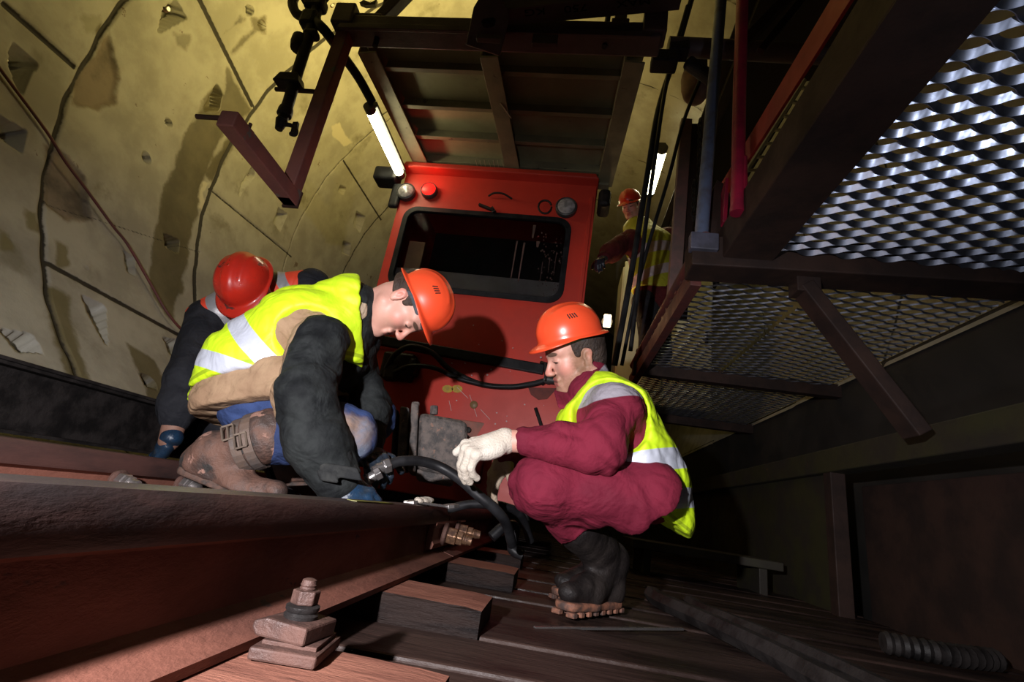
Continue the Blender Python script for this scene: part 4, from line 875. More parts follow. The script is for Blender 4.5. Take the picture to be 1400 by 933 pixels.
solo('steel_flat', MB().bar(A(-0.02, 1.36, -0.271), A(0.42, 1.72, -0.271), 0.010, 0.006), M_chrome, 'thin shiny steel edge lying on the dark floor before the boots', 'bar')
solo('corrugated_hose', MB().tube([A(*p) + A(0, 0, 0) for p in spline([(1.12, 1.95, -0.238), (1.30, 1.93, -0.238), (1.50, 2.0, -0.238)], 14)], [0.03 + 0.006 * (i % 2) for i in range(29)], 12), M_black, 'short ribbed hose lying on the dark floor at the far right', 'hose', smooth=True)
solo('dark_bench', MB().box((0.95, 3.6, -0.10), (0.9, 0.5, 0.05)).box((0.6, 3.6, -0.22), (0.05, 0.4, 0.24)).box((1.3, 3.6, -0.22), (0.05, 0.4, 0.24)), M_side, 'low dark bench behind the squatting workers back', 'bench', bevel=0.005)

# ================================================================== PEOPLE
M_skin = mat('skin', (0.60, 0.33, 0.26), (0.54, 0.275, 0.21), 14.0, 0.48, 0.56, bump=0.05, bscale=160,
             masks=[('flush', (0.58, 0.22, 0.17), None, None, None, 0.5), ('beard', ((0.20, 0.105, 0.06), (0.36, 0.19, 0.125)), 0.6, None, (110.0, 0.45), 0.55), ('lip', (0.44, 0.15, 0.125), 0.42, None, None, 0.25),
                    ('brow', (0.11, 0.06, 0.04), 0.7, None, (120.0, 0.35), 0.3), ('slit', (0.035, 0.018, 0.014), 0.5, None, None, 0.25)])
M_hair = mat('brown_hair', (0.026, 0.014, 0.010), (0.050, 0.029, 0.019), 60.0, 0.55, 0.7, bump=0.7, bscale=120, stretch=(1, 1, 0.3))
M_orange = mat('orange_helmet_shell', (0.80, 0.080, 0.026), (0.74, 0.068, 0.022), 5.0, 0.30, 0.40, coat=0.15, spots=[((0.60, 0.16, 0.08), 26.0, 0.76, 0.5)])
M_redhel = mat('worn_red_helmet_shell', (0.62, 0.028, 0.014), (0.48, 0.022, 0.012), 7.0, 0.25, 0.42, coat=0.3, spots=[((0.10, 0.022, 0.018), 11.0, 0.58, 0.6)])
M_band = mat('grey_headband', (0.045, 0.05, 0.06), (0.08, 0.09, 0.10), 12.0, 0.35, 0.5)
M_slot = mat('dark_slot', (0.03, 0.008, 0.005), None, rough=0.8)
REFL = (0.62, 0.66, 0.76)
def hivis(name, c1, c2, refl=REFL): return mat(name, c1, c2, 5.0, 0.55, 0.65, bump=0.12, bscale=60, bump2=(0.4, 7.0), masks=[('seam', tuple(x * 0.55 for x in c1), 0.7, None, None, 0.001), ('strip', (refl, tuple(x * 0.82 for x in refl)), 0.38, 0.15, None, 0.0015)])
M_lime = hivis('lime_vest', (0.60, 0.86, 0.015), (0.54, 0.80, 0.012)); M_orv = hivis('orange_vest', (0.85, 0.075, 0.03), (0.75, 0.06, 0.025), (0.36, 0.36, 0.37))
M_dull = hivis('dull_yellow_vest', (0.42, 0.42, 0.03), (0.34, 0.34, 0.025), (0.55, 0.46, 0.48))

class Head:
    """head frame: x to the person's right, y forward, z up; the origin lies between the ears"""
    def __init__(s, c, fwd, up, sc=1.0):
        s.c = A(*c); f = nrm(fwd); r = nrm(np.cross(f, up)); u = np.cross(r, f); s.R = np.stack([r, f, u], 1); s.s = sc
    def w(s, *p): return s.c + s.R @ (A(*p) * s.s)
    def loc(s, V): return (V - s.c) @ s.R / s.s
    def sculpt(s, b):
        k = 0.022
        e = lambda c, r, k_=k, op='u': b.ell(s.w(*c), A(*r) * s.s, s.R, k_ * s.s, op)
        c_ = lambda a, bb, ra, rb, k_=k, op='u': b.cap(s.w(*a), s.w(*bb), ra * s.s, rb * s.s, k_ * s.s, op)
        e((0, -0.006, 0.038), (0.073, 0.092, 0.085)); e((0, 0.028, -0.035), (0.060, 0.062, 0.085))
        e((0, 0.050, 0.040), (0.060, 0.046, 0.050), 0.03)
        for q in (-1, 1):
            c_((q * 0.052, 0.0, -0.062), (q * 0.016, 0.066, -0.103), 0.020, 0.020, 0.03)
            e((q * 0.041, 0.055, -0.028), (0.023, 0.026, 0.024), 0.025)
            c_((q * 0.048, 0.070, 0.024), (q * 0.012, 0.088, 0.018), 0.011, 0.011, 0.014)
            e((q * 0.033, 0.101, 0.000), (0.017, 0.014, 0.012), 0.012, 's')
            e((q * 0.033, 0.077, 0.000), (0.0145, 0.0145, 0.0135), 0.006)
            c_((q * 0.020, 0.090, 0.0005), (q * 0.046, 0.083, -0.001), 0.0035, 0.003, 0.006)
            e((q * 0.0115, 0.1015, -0.041), (0.007, 0.010, 0.007), 0.007)
            e((q * 0.074, -0.006, -0.010), (0.007, 0.016, 0.027), 0.006); e((q * 0.078, -0.012, 0.002), (0.005, 0.013, 0.015), 0.004)
            e((q * 0.083, -0.003, -0.007), (0.006, 0.008, 0.013), 0.003, 's')
            e((q * 0.073, 0.001, -0.031), (0.006, 0.007, 0.008), 0.005)
            e((q * 0.007, 0.114, -0.0475), (0.0036, 0.006, 0.003), 0.002, 's')
        c_((0, 0.088, 0.010), (0, 0.111, -0.034), 0.0075, 0.0095, 0.012); e((0, 0.110, -0.037), (0.0105, 0.010, 0.009), 0.008)
        c_((-0.020, 0.089, -0.0625), (0.020, 0.089, -0.0625), 0.0075, 0.0075, 0.01); c_((-0.017, 0.088, -0.0775), (0.017, 0.088, -0.0775), 0.0085, 0.0085, 0.008)
        c_((-0.024, 0.098, -0.0695), (0.024, 0.098, -0.0695), 0.0032, 0.0032, 0.004, 's')
        e((0, 0.078, -0.104), (0.022, 0.020, 0.018), 0.016)
    def attrs(s, beard=0.0, flush=1.0):
        L = s.loc
        def ellm(V, cs, r):
            q = L(V); d = np.full(len(V), -9.0)
            for c in cs: d = np.maximum(d, 1 - np.linalg.norm((q - A(*c)) / A(*r), axis=1))
            return d
        def beardm(V):
            q = L(V); q = q * A(1, 1, 1); q[:, 0] = np.abs(q[:, 0]); pl = [A(.066, .012, .005), A(.060, .016, -.055), A(.036, .060, -.098), A(.0, .088, -.112), A(.0, .07, -.13)]
            d = np.full(len(q), 9.0)
            for a, b2 in zip(pl[:-1], pl[1:]): d = np.minimum(d, d_cap(q, a, b2, 0.0, 0.0))
            d = np.minimum(d, d_cap(q, A(.0, .102, -.056), A(.026, .085, -.070), 0, 0) + .012)
            return (1.0 - d / .030) if beard else np.full(len(q), -3.0)
        return {'flush': lambda V: (ellm(V, ((-.05, .06, -.03), (.05, .06, -.03), (0, .12, -.035), (.085, -.008, 0), (-.085, -.008, 0)), (.03, .04, .028)) * 0.9 - 0.35) * flush - (1 - flush),
                'beard': beardm,
                'lip': lambda V: ellm(V, ((0, .098, -.0625), (0, .098, -.0775)), (.024, .02, .0085)) * 2,
                'brow': lambda V: ellm(V, ((-.030, .09, .022), (.030, .09, .022)), (.025, .03, .0072)) * 2,
                'slit': lambda V: np.maximum(ellm(V, ((-.033, .094, -.0055), (.033, .094, -.0055)), (.0165, .02, .0040)) * 2, ellm(V, ((0, .098, -.0695),), (.022, .012, .0018)) * 2)}
    def hair(s, parent, low=-0.06, m_=None, top=0.064):
        b = S(0.02); b.ell(s.w(0, -0.009, 0.038), A(.076, .095, .087) * s.s, s.R, 0.02)
        b.ell(s.w(0, -0.042, -0.025), A(.060, .052, .055) * s.s, s.R, 0.03)
        for q in (-1, 1):
            b.cap(s.w(q * .064, .026, .040), s.w(q * .0665, .020, 0.004), 0.011, 0.006, 0.010)
            b.ell(s.w(q * 0.080, -0.004, -0.010), A(.03, .018, .029) * s.s, s.R, 0.006, 's')
        b.clip(s.w(0, 0.045, 0.05), s.R @ A(0, 1, 0.15)); b.clip(s.w(0, -0.03, low), s.R @ A(0, -0.25, -1))
        b.disp(folds(0.0012, 260, 5, s.R @ A(0, 0, 0.1))); b.clip(s.w(0, 0, top), s.R @ A(0, 0, 1), .003)
        b.mesh('hair', 0.0035, m_ or M_hair, parent, smooth=1)
    def helmet(s, parent, m_, zr=0.045, tilt=0.0, band=True, vents=True, ridge=True, hs=0.80, yo=0.008, hz=1.12, bd=1.0):
        n, k = 72, 22; vs = []; R3 = np.array(Matrix.Rotation(tilt, 3, 'X'))
        def put(x, y, z): vs.append(s.w(*(R3 @ A(x, y, z * hz) * hs + A(0, yo, zr))))
        def rad(th): 
            a, b_ = 0.116, 0.136
            return 1 / math.sqrt((math.sin(th) / a) ** 2 + (math.cos(th) / b_) ** 2)
        for i in range(k + 1):
            ph = (i / k) * math.pi / 2
            for j in range(n):
                th = j * 2 * math.pi / n; r = rad(th); rr = r * math.sin(ph) ** 0.88; z = 0.118 * math.cos(ph) ** 0.92
                x, y = rr * math.sin(th), rr * math.cos(th)
                if ridge:
                    bmp = 0.0045 * (1 / (1 + math.exp((abs(x) - 0.022) * 500))) * min(1, (z / 0.03)) + 0.003 * (1 / (1 + math.exp((abs(abs(x) - 0.058) - 0.006) * 700))) * min(1, max(0, (z - 0.02) / 0.02)) * (1 if y < 0.07 else 0)
                    q = nrm(A(x / .0135, y / .0185, z / .0139)) ; x, y, z = x + q[0] * bmp, y + q[1] * bmp, z + q[2] * bmp
                put(x, y, z)
        for i, (o, dz) in enumerate(((0.003, -0.004), (0.35, -0.007), (0.75, -0.012), (1.0, -0.017), (1.0, -0.021))):
            for j in range(n):
                th = j * 2 * math.pi / n; r = rad(th); c = math.cos(th)
                ext = 0.010 + 0.036 * max(0, c) ** 1.8 + 0.016 * max(0, -c) ** 2
                f_ = o if i else 0.1
                put((r + ext * f_) * math.sin(th), (r + ext * f_) * math.cos(th), dz * (0.5 + 0.9 * max(0, c) ** 1.5 + 0.3 * max(0, -c)) - 0.002)
        rows = k + 6
        fs = [[i * n + j, i * n + (j + 1) % n, (i + 1) * n + (j + 1) % n, (i + 1) * n + j] for i in range(rows - 1) for j in range(n)]
        h = mesh_obj('hard_hat', vs, fs, m_, parent, smooth=True)
        sd = h.modifiers.new('thick', 'SOLIDIFY'); sd.thickness = 0.004; sd.offset = -1
        if band:
            b = MB(); seg = 40
            for z0, r0 in ((-0.034, 0.92), (-0.030, 0.945), (0.006, 0.965), (0.006, 0.90), (-0.034, 0.89)):
                for j in range(seg):
                    th = j * 2 * math.pi / seg; r = rad(th) * r0 * 0.90; b.v.append(tuple(s.w(*(R3 @ A(hs * r * math.sin(th), hs * r * math.cos(th), bd * z0 * (0.55 + 0.45 * max(0, -math.cos(th)) + .25 * max(0, math.cos(th)))) + A(0, yo, zr)))))
            for q in range(5):
                for j in range(seg): a0, b0 = q * seg, ((q + 1) % 5) * seg; b.f.append([a0 + j, b0 + j, b0 + (j + 1) % seg, a0 + (j + 1) % seg])
            b.m = [0] * len(b.f); b.build('headband', M_band, h, smooth=True)
        if vents:
            for q in (-1, 1):
                vm = MB()
                for i in range(4):
                    y0 = -0.004 + i * 0.010
                    pts = []
                    for zz in (0.062, 0.070, 0.078):
                        ph = math.acos(min(1, (zz / 0.118) ** (1 / 0.92))); th = math.atan2(q * 0.1, y0 - 0.008 + (zz - .062) * 0.4); r = rad(th) * math.sin(ph) ** 0.88 + 0.0012
                        pts.append(s.w(*(R3 @ A(r * math.sin(th), r * math.cos(th), zz * hz) * hs + A(0, yo, zr))))
                    vm.tube(pts, 0.0022, 6)
                vm.build('vent', M_slot, h, smooth=True)
        return h

def hand(name, parent, m_, o, f, n, side, curls, thumb=(0.5, 0.4), gl=0.0018, sc=1.0, h=0.0028, spread=0.06, attrs=None, wrist=0.03):
    """o wrist, f towards the fingers, n out of the back of the hand, side +1/-1: which way the thumb lies along f x n"""
    o = A(*o); f = nrm(f); t = nrm(np.cross(f, n)) * side; n = nrm(n - f * (n @ f))
    P = lambda a, b, c: o + (t * a + f * b + n * c) * sc
    s = S(0.008); R = np.stack([t, f, n], 1)
    s.box(P(0, .050, 0), A(.041, .046, .015) * sc, R, .014 * sc); s.cap(P(0, -.012, 0), P(0, .03, 0), wrist * sc, .030 * sc, .02)
    s.ell(P(.026, .035, -.010), A(.020, .030, .018) * sc, R, .015)
    s.ell(P(-.024, .040, -.008), A(.017, .036, .016) * sc, R, .015)
    for i, (tx, fy, ln, r) in enumerate(((.031, .090, (.044, .027, .022), .0098), (.0105, .096, (.048, .031, .024), .0100), (-.0105, .092, (.045, .029, .023), .0096), (-.030, .083, (.036, .022, .020), .0086))):
        p = P(tx, fy, 0.002); d0 = nrm(f + t * spread * (tx / .02)); a = 0; r += gl; s.ell(p, A(.012, .013, .011) * sc, R, .010)
        for q in range(3):
            a += curls[i][q]; d = d0 * math.cos(a) - n * math.sin(a); p2 = p + d * ln[q] * sc
            s.cap(p, p2, (r - .0007 * q) * sc, (r - .0007 * (q + 1)) * sc, .003 if q else .007); p = p2
    p = P(.036, .022, -.006); d0 = nrm(t * .75 + f * .65 - n * .15); a = 0
    for q, ln in enumerate((.044, .032, .026)):
        a += thumb[min(q, 1)] * (0.35 if q == 0 else 1); d = nrm(d0 * math.cos(a) + (f * .55 - n * .8 - t * .25) * math.sin(a)); p2 = p + d * ln * sc
        s.cap(p, p2, (.0135 - .0015 * q + gl) * sc, (.012 - .0015 * q + gl) * sc, .010 if q == 0 else .004); p = p2
    return s.mesh(name, h, m_, parent, attrs, smooth=1)

def boot(parent, name, m_, sole_m, ankle, heel, ball, toe, dn, top, r_top=.068, r_ank=.052, lugs=True):
    """a work boot: heel-ball-toe chain, sole on the dn side, shaft up to top"""
    ankle, heel, ball, toe, top, dn = A(*ankle), A(*heel), A(*ball), A(*toe), A(*top), nrm(dn)
    b = S(0.03); lat = nrm(np.cross(toe - heel, dn))
    b.cap(ankle, top, r_ank, r_top); b.cap(heel, ankle, .042, r_ank)
    b.wcap(heel, ball, .040, .038, lat, 1.05); b.wcap(ball, toe, .036, .030, lat, 1.2); b.cap(ankle, ball, .046, .034, .04)
    b.disp(folds(0.004, 70, 11, top - ankle))
    b.clip(heel + dn * .036, dn, .004)
    bo = b.mesh(name, 0.006, m_, parent, smooth=2)
    s = S(0.012); s.wcap(heel + dn * .034, ball + dn * .034, .040, .042, lat, 1.08); s.wcap(ball + dn * .034, toe + dn * .030, .041, .034, lat, 1.2)
    s.clip(heel + dn * .026, -dn, .003); s.clip(heel + dn * .050, dn, .003)
    so = s.mesh('sole', 0.005, sole_m, bo, smooth=1)
    if lugs:
        f = nrm(toe - heel); m = MB(); L = np.linalg.norm(toe - heel) + .05
        for i in range(8):
            for q in (-1, 1):
                c = heel - f * .02 + f * L * (i / 7.4) + dn * .053 + lat * q * .026; m.box(c, (.020, .030, .014), np.stack([f, lat, dn], 1))
        m.build('tread', sole_m, so, bevel=.003)
    return bo

M_cloth = dict(bump=0.28, bscale=55, sheen=0.15)
def cloth(name, c1, c2, sc=6.0, **kw): d = dict(rough=0.85, rough2=0.75, bump=0.3, bscale=70, spec=0.16, bump2=(0.5, 9.0)); d.update(kw); return mat(name, c1, c2, sc, **d)

# ------------------------------------------------------------------ worker kneeling on the left, bent over the rail (lime vest)
lw = thing('person', 'worker in lime vest and orange hard hat squatting bent over the rail, facing right', 'person', at(360, 640, 1.5), 'workers at the rail joint')
Yl = 1.55
hd = Head(at(556, 413, Yl - .02), sdir(.17, .98, .16), sdir(.98, -.17, -.06), 1.10)
pel, mid, che, nb = at(332, 545, Yl), at(366, 512, Yl), at(430, 468, Yl), at(486, 432, Yl)
sh, el, fo, wr = at(438, 466, Yl - .20), at(415, 545, Yl - .27), at(434, 605, Yl - .25), at(461, 655, Yl - .22)
sh2, el2, wr2 = at(480, 484, Yl + .17), at(506, 560, Yl + .15), at(502, 618, Yl + .05)
hipn, kn, sk = at(352, 548, Yl - .05), at(470, 596, Yl - .13), at(370, 600, Yl - .13)
hipf, kn2, sk2 = at(350, 552, Yl + .09), at(505, 572, Yl + .20), at(430, 630, Yl + .20)
b = S(0.03); hd.sculpt(b)
b.cap(hd.w(0, -.022, -.05), nb, .056, .062, .03); b.cap(nb, che, .055, .09); b.cap(che, mid, .09, .08); b.cap(mid, pel, .08, .07)
b.chain([sh, el, fo, wr], [.04, .04, .035, .03]); b.cap(nb, sh, .045, .04); b.chain([sh2, el2, wr2], [.04, .035, .028]); b.cap(nb, sh2, .045, .04)
b.chain([hipn, kn, sk], [.08, .055, .045]); b.chain([hipf, kn2, sk2], [.08, .055, .045])
b.mesh('body', 0.0036, M_skin, lw, hd.attrs(beard=0.0), smooth=1)
hd.hair(lw, low=-0.03); hd.helmet(lw, M_orange, zr=0.046, tilt=0.24, bd=1.15, hs=.78)
lat = A(0, 1, 0)
def torso_l(s, g=0.0):
    s.wcap(pel, mid, .135 + g, .165 + g, lat, 1.22); s.wcap(mid, che, .165 + g, .172 + g, lat, 1.25); s.wcap(che, nb, .165 + g, .115 + g, lat, 1.25); s.ell(at(458, 482, Yl), A(.12, .17, .14) + g, I3, .05)
    return s
arm = S(0.03).chain([sh, el, fo, wr], [.082, .076, .080, .060])
tor = torso_l(S(0.04)); tor.cap(at(322, 552, Yl - .10), at(392, 528, Yl - .10), .120, .120)
jk = S(0.035); jk.use(tor)
jk.clip(at(300, 578, Yl), nrm(np.cross(at(395, 562, Yl) - at(300, 578, Yl), A(0, 1, 0))) * (1 if np.cross(at(395, 562, Yl) - at(300, 578, Yl), A(0, 1, 0))[2] < 0 else -1))
jk.use(arm, k=.03); jk.chain([sh2, el2, wr2], [.08, .068, .05])
jk.disp(folds(0.007, 34, 2)); jk.disp(folds(0.0035, 85, 4))
zs = [at(x_, y_, 1.30) for x_, y_ in ((430, 410), (424, 430), (417, 450), (402, 490), (397, 525), (398, 565), (408, 610), (428, 650), (452, 690))]
zt = np.array([p[2] for p in zs])[::-1]; xt = np.array([p[0] for p in zs])[::-1]
def blk(V):
    da, dt = arm.ev(V), tor.ev(V)
    xx = (V[:, 0] - V[:, 1] * 0) - np.interp(V[:, 2], zt, xt)
    m = np.where((V[:, 1] < 1.50) & (da < 0.055), np.minimum(xx, at(440, 431, 1.3)[2] - V[:, 2]), -0.05)
    far = np.where((V[:, 1] > 1.66) | (V[:, 0] > at(468, 520, Yl)[0]), 0.05, -0.05)
    front = pdist(at(470, 400, Yl), at(490, 520, Yl))(V); front = np.where(front @ np.ones(()) > 0 if np.ndim(front) == 0 else front > 0, 0.03, -0.05)
    return np.maximum(np.maximum(m, far), np.where(da > 0.02, front, -0.05))
M_jkl = cloth('tan_and_black_work_jacket', (0.34, 0.23, 0.14), (0.26, 0.165, 0.10), 9.0, spots=[((0.42, 0.34, 0.25), 12, 0.66, None)], masks=[('black', ((0.006, 0.007, 0.008), (0.022, 0.025, 0.025)), 0.75, None, (16.0, 0.004), 0.002)])
jk.mesh('jacket', 0.0065, M_jkl, lw, {'black': blk}, smooth=2)
# cuff flap, collar
cf = S(0.01); cdir = nrm(wr - fo); cf.cap(wr - cdir * .045, wr + cdir * .012, .068, .062, .01); cf.clip(wr + cdir * .018, cdir); cf.clip(wr - cdir * .055, -cdir); cf.disp(folds(.003, 80, 8))
M_blk = cloth('black_canvas', (0.014, 0.015, 0.016), (0.035, 0.036, 0.034), 10.0)
cf.mesh('cuff', 0.005, M_blk, lw, smooth=1)
fl = S(.006); fl.box(at(448, 652, 1.245), A(.022, .006, .013), np.stack([nrm(at(468, 640, 1.25) - at(436, 656, 1.25)), A(0, 1, 0), A(0, 0, 1)], 1), .005); fl.box(at(465, 645, 1.25), A(.045, .005, .016), np.stack([nrm(at(480, 636, 1.25) - at(445, 654, 1.25)), A(0, 1, 0), A(0, 0, 1)], 1), .004)
fl.mesh('cuff_strap', 0.004, M_blk, lw, smooth=1)
nd = nrm(hd.w(0, -.03, -.06) - nb)
nv = plane3(at(481, 376, Yl), at(499, 440, Yl - .20), at(503, 520, Yl - .12)); nv = nv if nv[0] > 0 else -nv
q0 = nb - nv * ((nb - at(481, 376, Yl)) @ nv)
col = S(.012); ca_, cb_ = nb - nd * .01, nb + nd * .055; col.wcap(q0, q0 + nv * .055, .108, .088, lat, 1.12); col.cap(q0 + nv * .04, q0 + nv * .3, .070, .080, .008, 's'); col.clip(q0 + nv * .062, nrm(nv + A(0, .15, 0))); col.disp(folds(.006, 45, 9))
M_navy = cloth('navy_lining', (0.018, 0.024, 0.055), (0.012, 0.014, 0.025), 9.0)
col.mesh('collar', 0.005, M_navy, lw, smooth=2)
col = S(.012); col.wcap(q0 - nv * .002, q0 + nv * .02, .126, .116, lat, 1.15); col.clip(q0 + nv * .026, nv); col.clip(q0 - nv * .02, -nv); col.clip(nb - nd * .035, -nd); col.disp(folds(.006, 45, 10))
col.mesh('collar_edge', 0.005, cloth('tan_collar', (0.42, 0.33, 0.24), (0.33, 0.25, 0.17), 14.0), lw, smooth=2)
# vest
vs_ = torso_l(S(0.04), 0.016)
pl_ = at(281, 549, Yl); pr_ = at(374, 529, Yl); nn = nrm(np.cross(pr_ - pl_, A(0, 1, 0))); nn = nn if nn[2] < 0 else -nn
vs_.clip(pl_, nn); vs_.clip(at(481, 376, Yl), nv)
vs_.ell(at(413, 455, 1.27), (.128, .14, .146), I3, .006, 's'); vs_.cap(sh, el, .088, .084, .006, 's')
vs_.disp(folds(0.009, 30, 21)); vs_.disp(folds(0.003, 80, 22))
def band(*lines):
    fns = [(pdist(p, q), w_) for p, q, w_ in lines]
    return lambda V: np.max([w_ - np.abs(f(V)) for f, w_ in fns], axis=0)
vs_.mesh('hi_vis_vest', 0.006, M_lime, lw, {'strip': band((at(330, 440, Yl - .15), at(378, 499, Yl - .15), .030), (at(286, 496, Yl - .1), at(360, 521, Yl - .1), .027)), 'seam': lambda V: 0.006 - np.abs((V - pl_) @ nn + 0.012)}, smooth=2)
# trousers and boots
tr = S(0.035); tr.chain([hipn, kn], [.088, .085]); tr.chain([kn, sk], [.085, .074]); tr.chain([hipf, kn2], [.115, .088]); tr.chain([kn2, sk2], [.088, .075]); tr.cap(hipn, hipf, .12, .12)
tr.disp(folds(.006, 45, 31)); tr.disp(folds(.003, 95, 32))
def dirt(V): return 0.075 - np.linalg.norm((V - kn - A(.03, -.05, -.0)) / A(1.1, 1.0, .9), axis=1)
M_trl = cloth('blue_work_trousers', (0.035, 0.06, 0.16), (0.022, 0.035, 0.09), 7.0, masks=[('dirt', ((0.24, 0.15, 0.10), (0.12, 0.145, 0.20)), 0.8, None, (14.0, 0.05), 0.02)])
tr.mesh('trousers', 0.0065, M_trl, lw, {'dirt': dirt}, smooth=2)
M_bootl = mat('muddy_brown_boot', (0.13, 0.065, 0.045), (0.055, 0.038, 0.033), 14.0, 0.7, 0.45, bump=0.6, bscale=55, spots=[((0.30, 0.165, 0.125), 10.0, 0.58, 0.8), ((0.035, 0.032, 0.03), 16.0, 0.60, 0.45)])
M_sole = mat('dark_sole', (0.03, 0.025, 0.022), (0.10, 0.055, 0.04), 30, 0.6, 0.8, bump=0.3)
yb = 1.40
bo = boot(lw, 'boot', M_bootl, M_sole, at(296, 622, yb), at(272, 630, yb), at(328, 668, yb), at(378, 672, yb), np.cross(nrm(at(378, 672, yb) - at(272, 630, yb)), A(0, 1, 0)) * (1 if np.cross(nrm(at(378, 672, yb) - at(272, 630, yb)), A(0, 1, 0))[2] < 0 else -1), at(366, 597, yb), .082, .062, lugs=False)
M_buck = mat('dull_buckle', (0.22, 0.17, 0.13), (0.12, 0.09, 0.07), 20, 0.4, 0.6, metal=0.6)
sd_ = nrm(sk - at(296, 622, yb)); pu_ = nrm(np.cross(sd_, A(0, 1, 0))); pu_ = pu_ if pu_[2] > 0 else -pu_
def strap(fr, r, off):
    c = at(296, 622, yb) * (1 - fr) + at(362, 600, yb) * fr; x, u, d = frame(sd_); sm = MB()
    pts = [c + (x * math.cos(a) + u * math.sin(a)) * r for a in np.linspace(0, 2 * math.pi, 25)]
    o = [];
    for p in pts: o += [p - sd_ * .014, p + sd_ * .014, p + sd_ * .014 + nrm(p - c) * .006, p - sd_ * .014 + nrm(p - c) * .006]
    sm.v = [tuple(p) for p in o]
    for i in range(24):
        for q in range(4): sm.f.append([i * 4 + q, i * 4 + (q + 1) % 4, (i + 1) * 4 + (q + 1) % 4, (i + 1) * 4 + q])
    sm.m = [0] * len(sm.f); so = sm.build('boot_strap', mat('boot_leather_strap', (0.07, 0.062, 0.058), (0.12, 0.08, 0.06), 14, 0.6, bump=.3), bo, bevel=.002)
    k = c + A(0, -1, 0) * (r + .008) + pu_ * off
    so2 = MB()
    for a_, b_ in (((-1, -1), (1, -1)), ((1, -1), (1, 1)), ((1, 1), (-1, 1)), ((-1, 1), (-1, -1)), ((0, -1), (0, 1))):
        so2.bar(k + sd_ * a_[0] * .016 + pu_ * a_[1] * .020, k + sd_ * b_[0] * .016 + pu_ * b_[1] * .020, .005, .005)
    so2.build('buckle', M_buck, bo)
strap(.62, .076, .025); strap(.86, .081, -.012)
boot(lw, 'boot', M_bootl, M_sole, at(400, 640, Yl + .22), at(385, 648, Yl + .22), at(440, 665, Yl + .22), at(480, 668, Yl + .2), (0.2, 0, -1), at(440, 625, Yl + .2), lugs=False)
M_blug = mat('wet_blue_glove', (0.012, 0.035, 0.075), (0.010, 0.018, 0.03), 18.0, 0.22, 0.4, bump=0.3, bscale=60)
M_bkg = mat('greasy_black_glove', (0.010, 0.014, 0.020), (0.02, 0.03, 0.045), 22.0, 0.2, 0.4, bump=0.3, bscale=70)
hand('glove', lw, M_blug, wr + cdir * .01, sdir(.75, .45, .2), sdir(.3, -.7, .6), 1, [(.6, .7, .4)] * 4, gl=.003, wrist=.040)
hand('glove', lw, M_bkg, wr2, at(524, 640, 1.48) - wr2, sdir(.3, -.6, .5), -1, [(.5, .9, .6)] * 4, gl=.003, wrist=.036)

# ------------------------------------------------------------------ worker squatting on the right (maroon overalls)
rw = thing('person', 'bearded worker in maroon overalls and lime vest squatting on the right, facing left', 'person', at(800, 840, 1.8), 'workers at the rail joint')
Yr = 1.64
hr = Head(at(789, 484, Yr), sdir(-.95, .26, .20), sdir(-.25, -.96, .04), 1.08)
pel, mid, che, nb = at(882, 664, Yr + .03), at(863, 620, Yr + .02), at(836, 570, Yr), at(808, 530, Yr); nb2 = at(818, 545, Yr)
sh, el, fm, cu, wr = at(842, 562, Yr - .16), at(818, 614, Yr - .22), at(765, 606, Yr - .23), at(719, 604, Yr - .22), at(692, 603, Yr - .22)
sh2, el2, wr2 = at(815, 562, Yr + .18), at(770, 630, Yr + .22), at(692, 622, Yr + .05)
hip, kn, an = at(880, 682, Yr - .10), at(740, 664, Yr - .17), at(800, 790, Yr - .02)
an = A(0.195, 1.78, -0.12)
hip2, kn2, an2 = at(884, 682, Yr + .12), at(742, 672, Yr + .18), A(0.21, 1.98, -0.12)
b = S(0.03); hr.sculpt(b); b.cap(hr.w(0, -.025, -.05), nb, .055, .062, .03); b.cap(nb, che, .055, .07); b.cap(che, mid, .07, .06); b.cap(mid, pel, .06, .06)
b.chain([sh, el, fm, cu], [.045, .04, .038, .031]); b.cap(cu, wr, .034, .032, .01); b.cap(nb, sh, .06, .05); b.cap(nb, sh2, .06, .05); b.chain([sh2, el2, wr2], [.05, .045, .029])
b.chain([hip, kn, an], [.06, .045, .035]); b.chain([hip2, kn2, an2], [.06, .045, .035])
b.mesh('body', 0.0036, M_skin, rw, hr.attrs(beard=1.0), smooth=1)
M_hair2 = mat('dark_brown_hair', (0.022, 0.013, 0.010), (0.042, 0.025, 0.017), 60.0, 0.55, 0.7, bump=0.7, bscale=120, stretch=(1, 1, 0.3))
hr.hair(rw, low=-0.075, m_=M_hair2); hr.helmet(rw, M_orange, zr=0.064, tilt=0.03)
M_mar = cloth('maroon_overalls', (0.165, 0.014, 0.032), (0.12, 0.010, 0.024), 5.0, spots=[((0.36, 0.17, 0.17), 38.0, 0.75, None)], masks=[('yoke', ((0.24, 0.22, 0.25), (0.30, 0.28, 0.32)), 0.8, None, None, 0.002)])
def torso_r(s, g=0.0):
    s.wcap(pel, mid, .112 + g, .104 + g, lat, 1.45); s.wcap(mid, che, .104 + g, .112 + g, lat, 1.5); s.wcap(che, nb2, .108 + g, .062 + g, lat, 1.6); s.ell(at(808, 585, Yr), A(.085, .15, .10) + g, I3, .05)
    return s
armr = S(.03).chain([sh, el], [.076, .068]).chain([el, fm, cu], [.068, .055, .040])
jk = torso_r(S(.04)); jk.use(armr, k=.03); jk.chain([sh2, el2, wr2], [.08, .07, .042]); jk.cap(nb, nb + nrm(hr.w(0, -.03, -.06) - nb) * .05, .070, .064, .02)
jk.disp(folds(.009, 36, 41)); jk.disp(folds(.004, 90, 42, el - sh))
cuff_d = nrm(wr - cu)
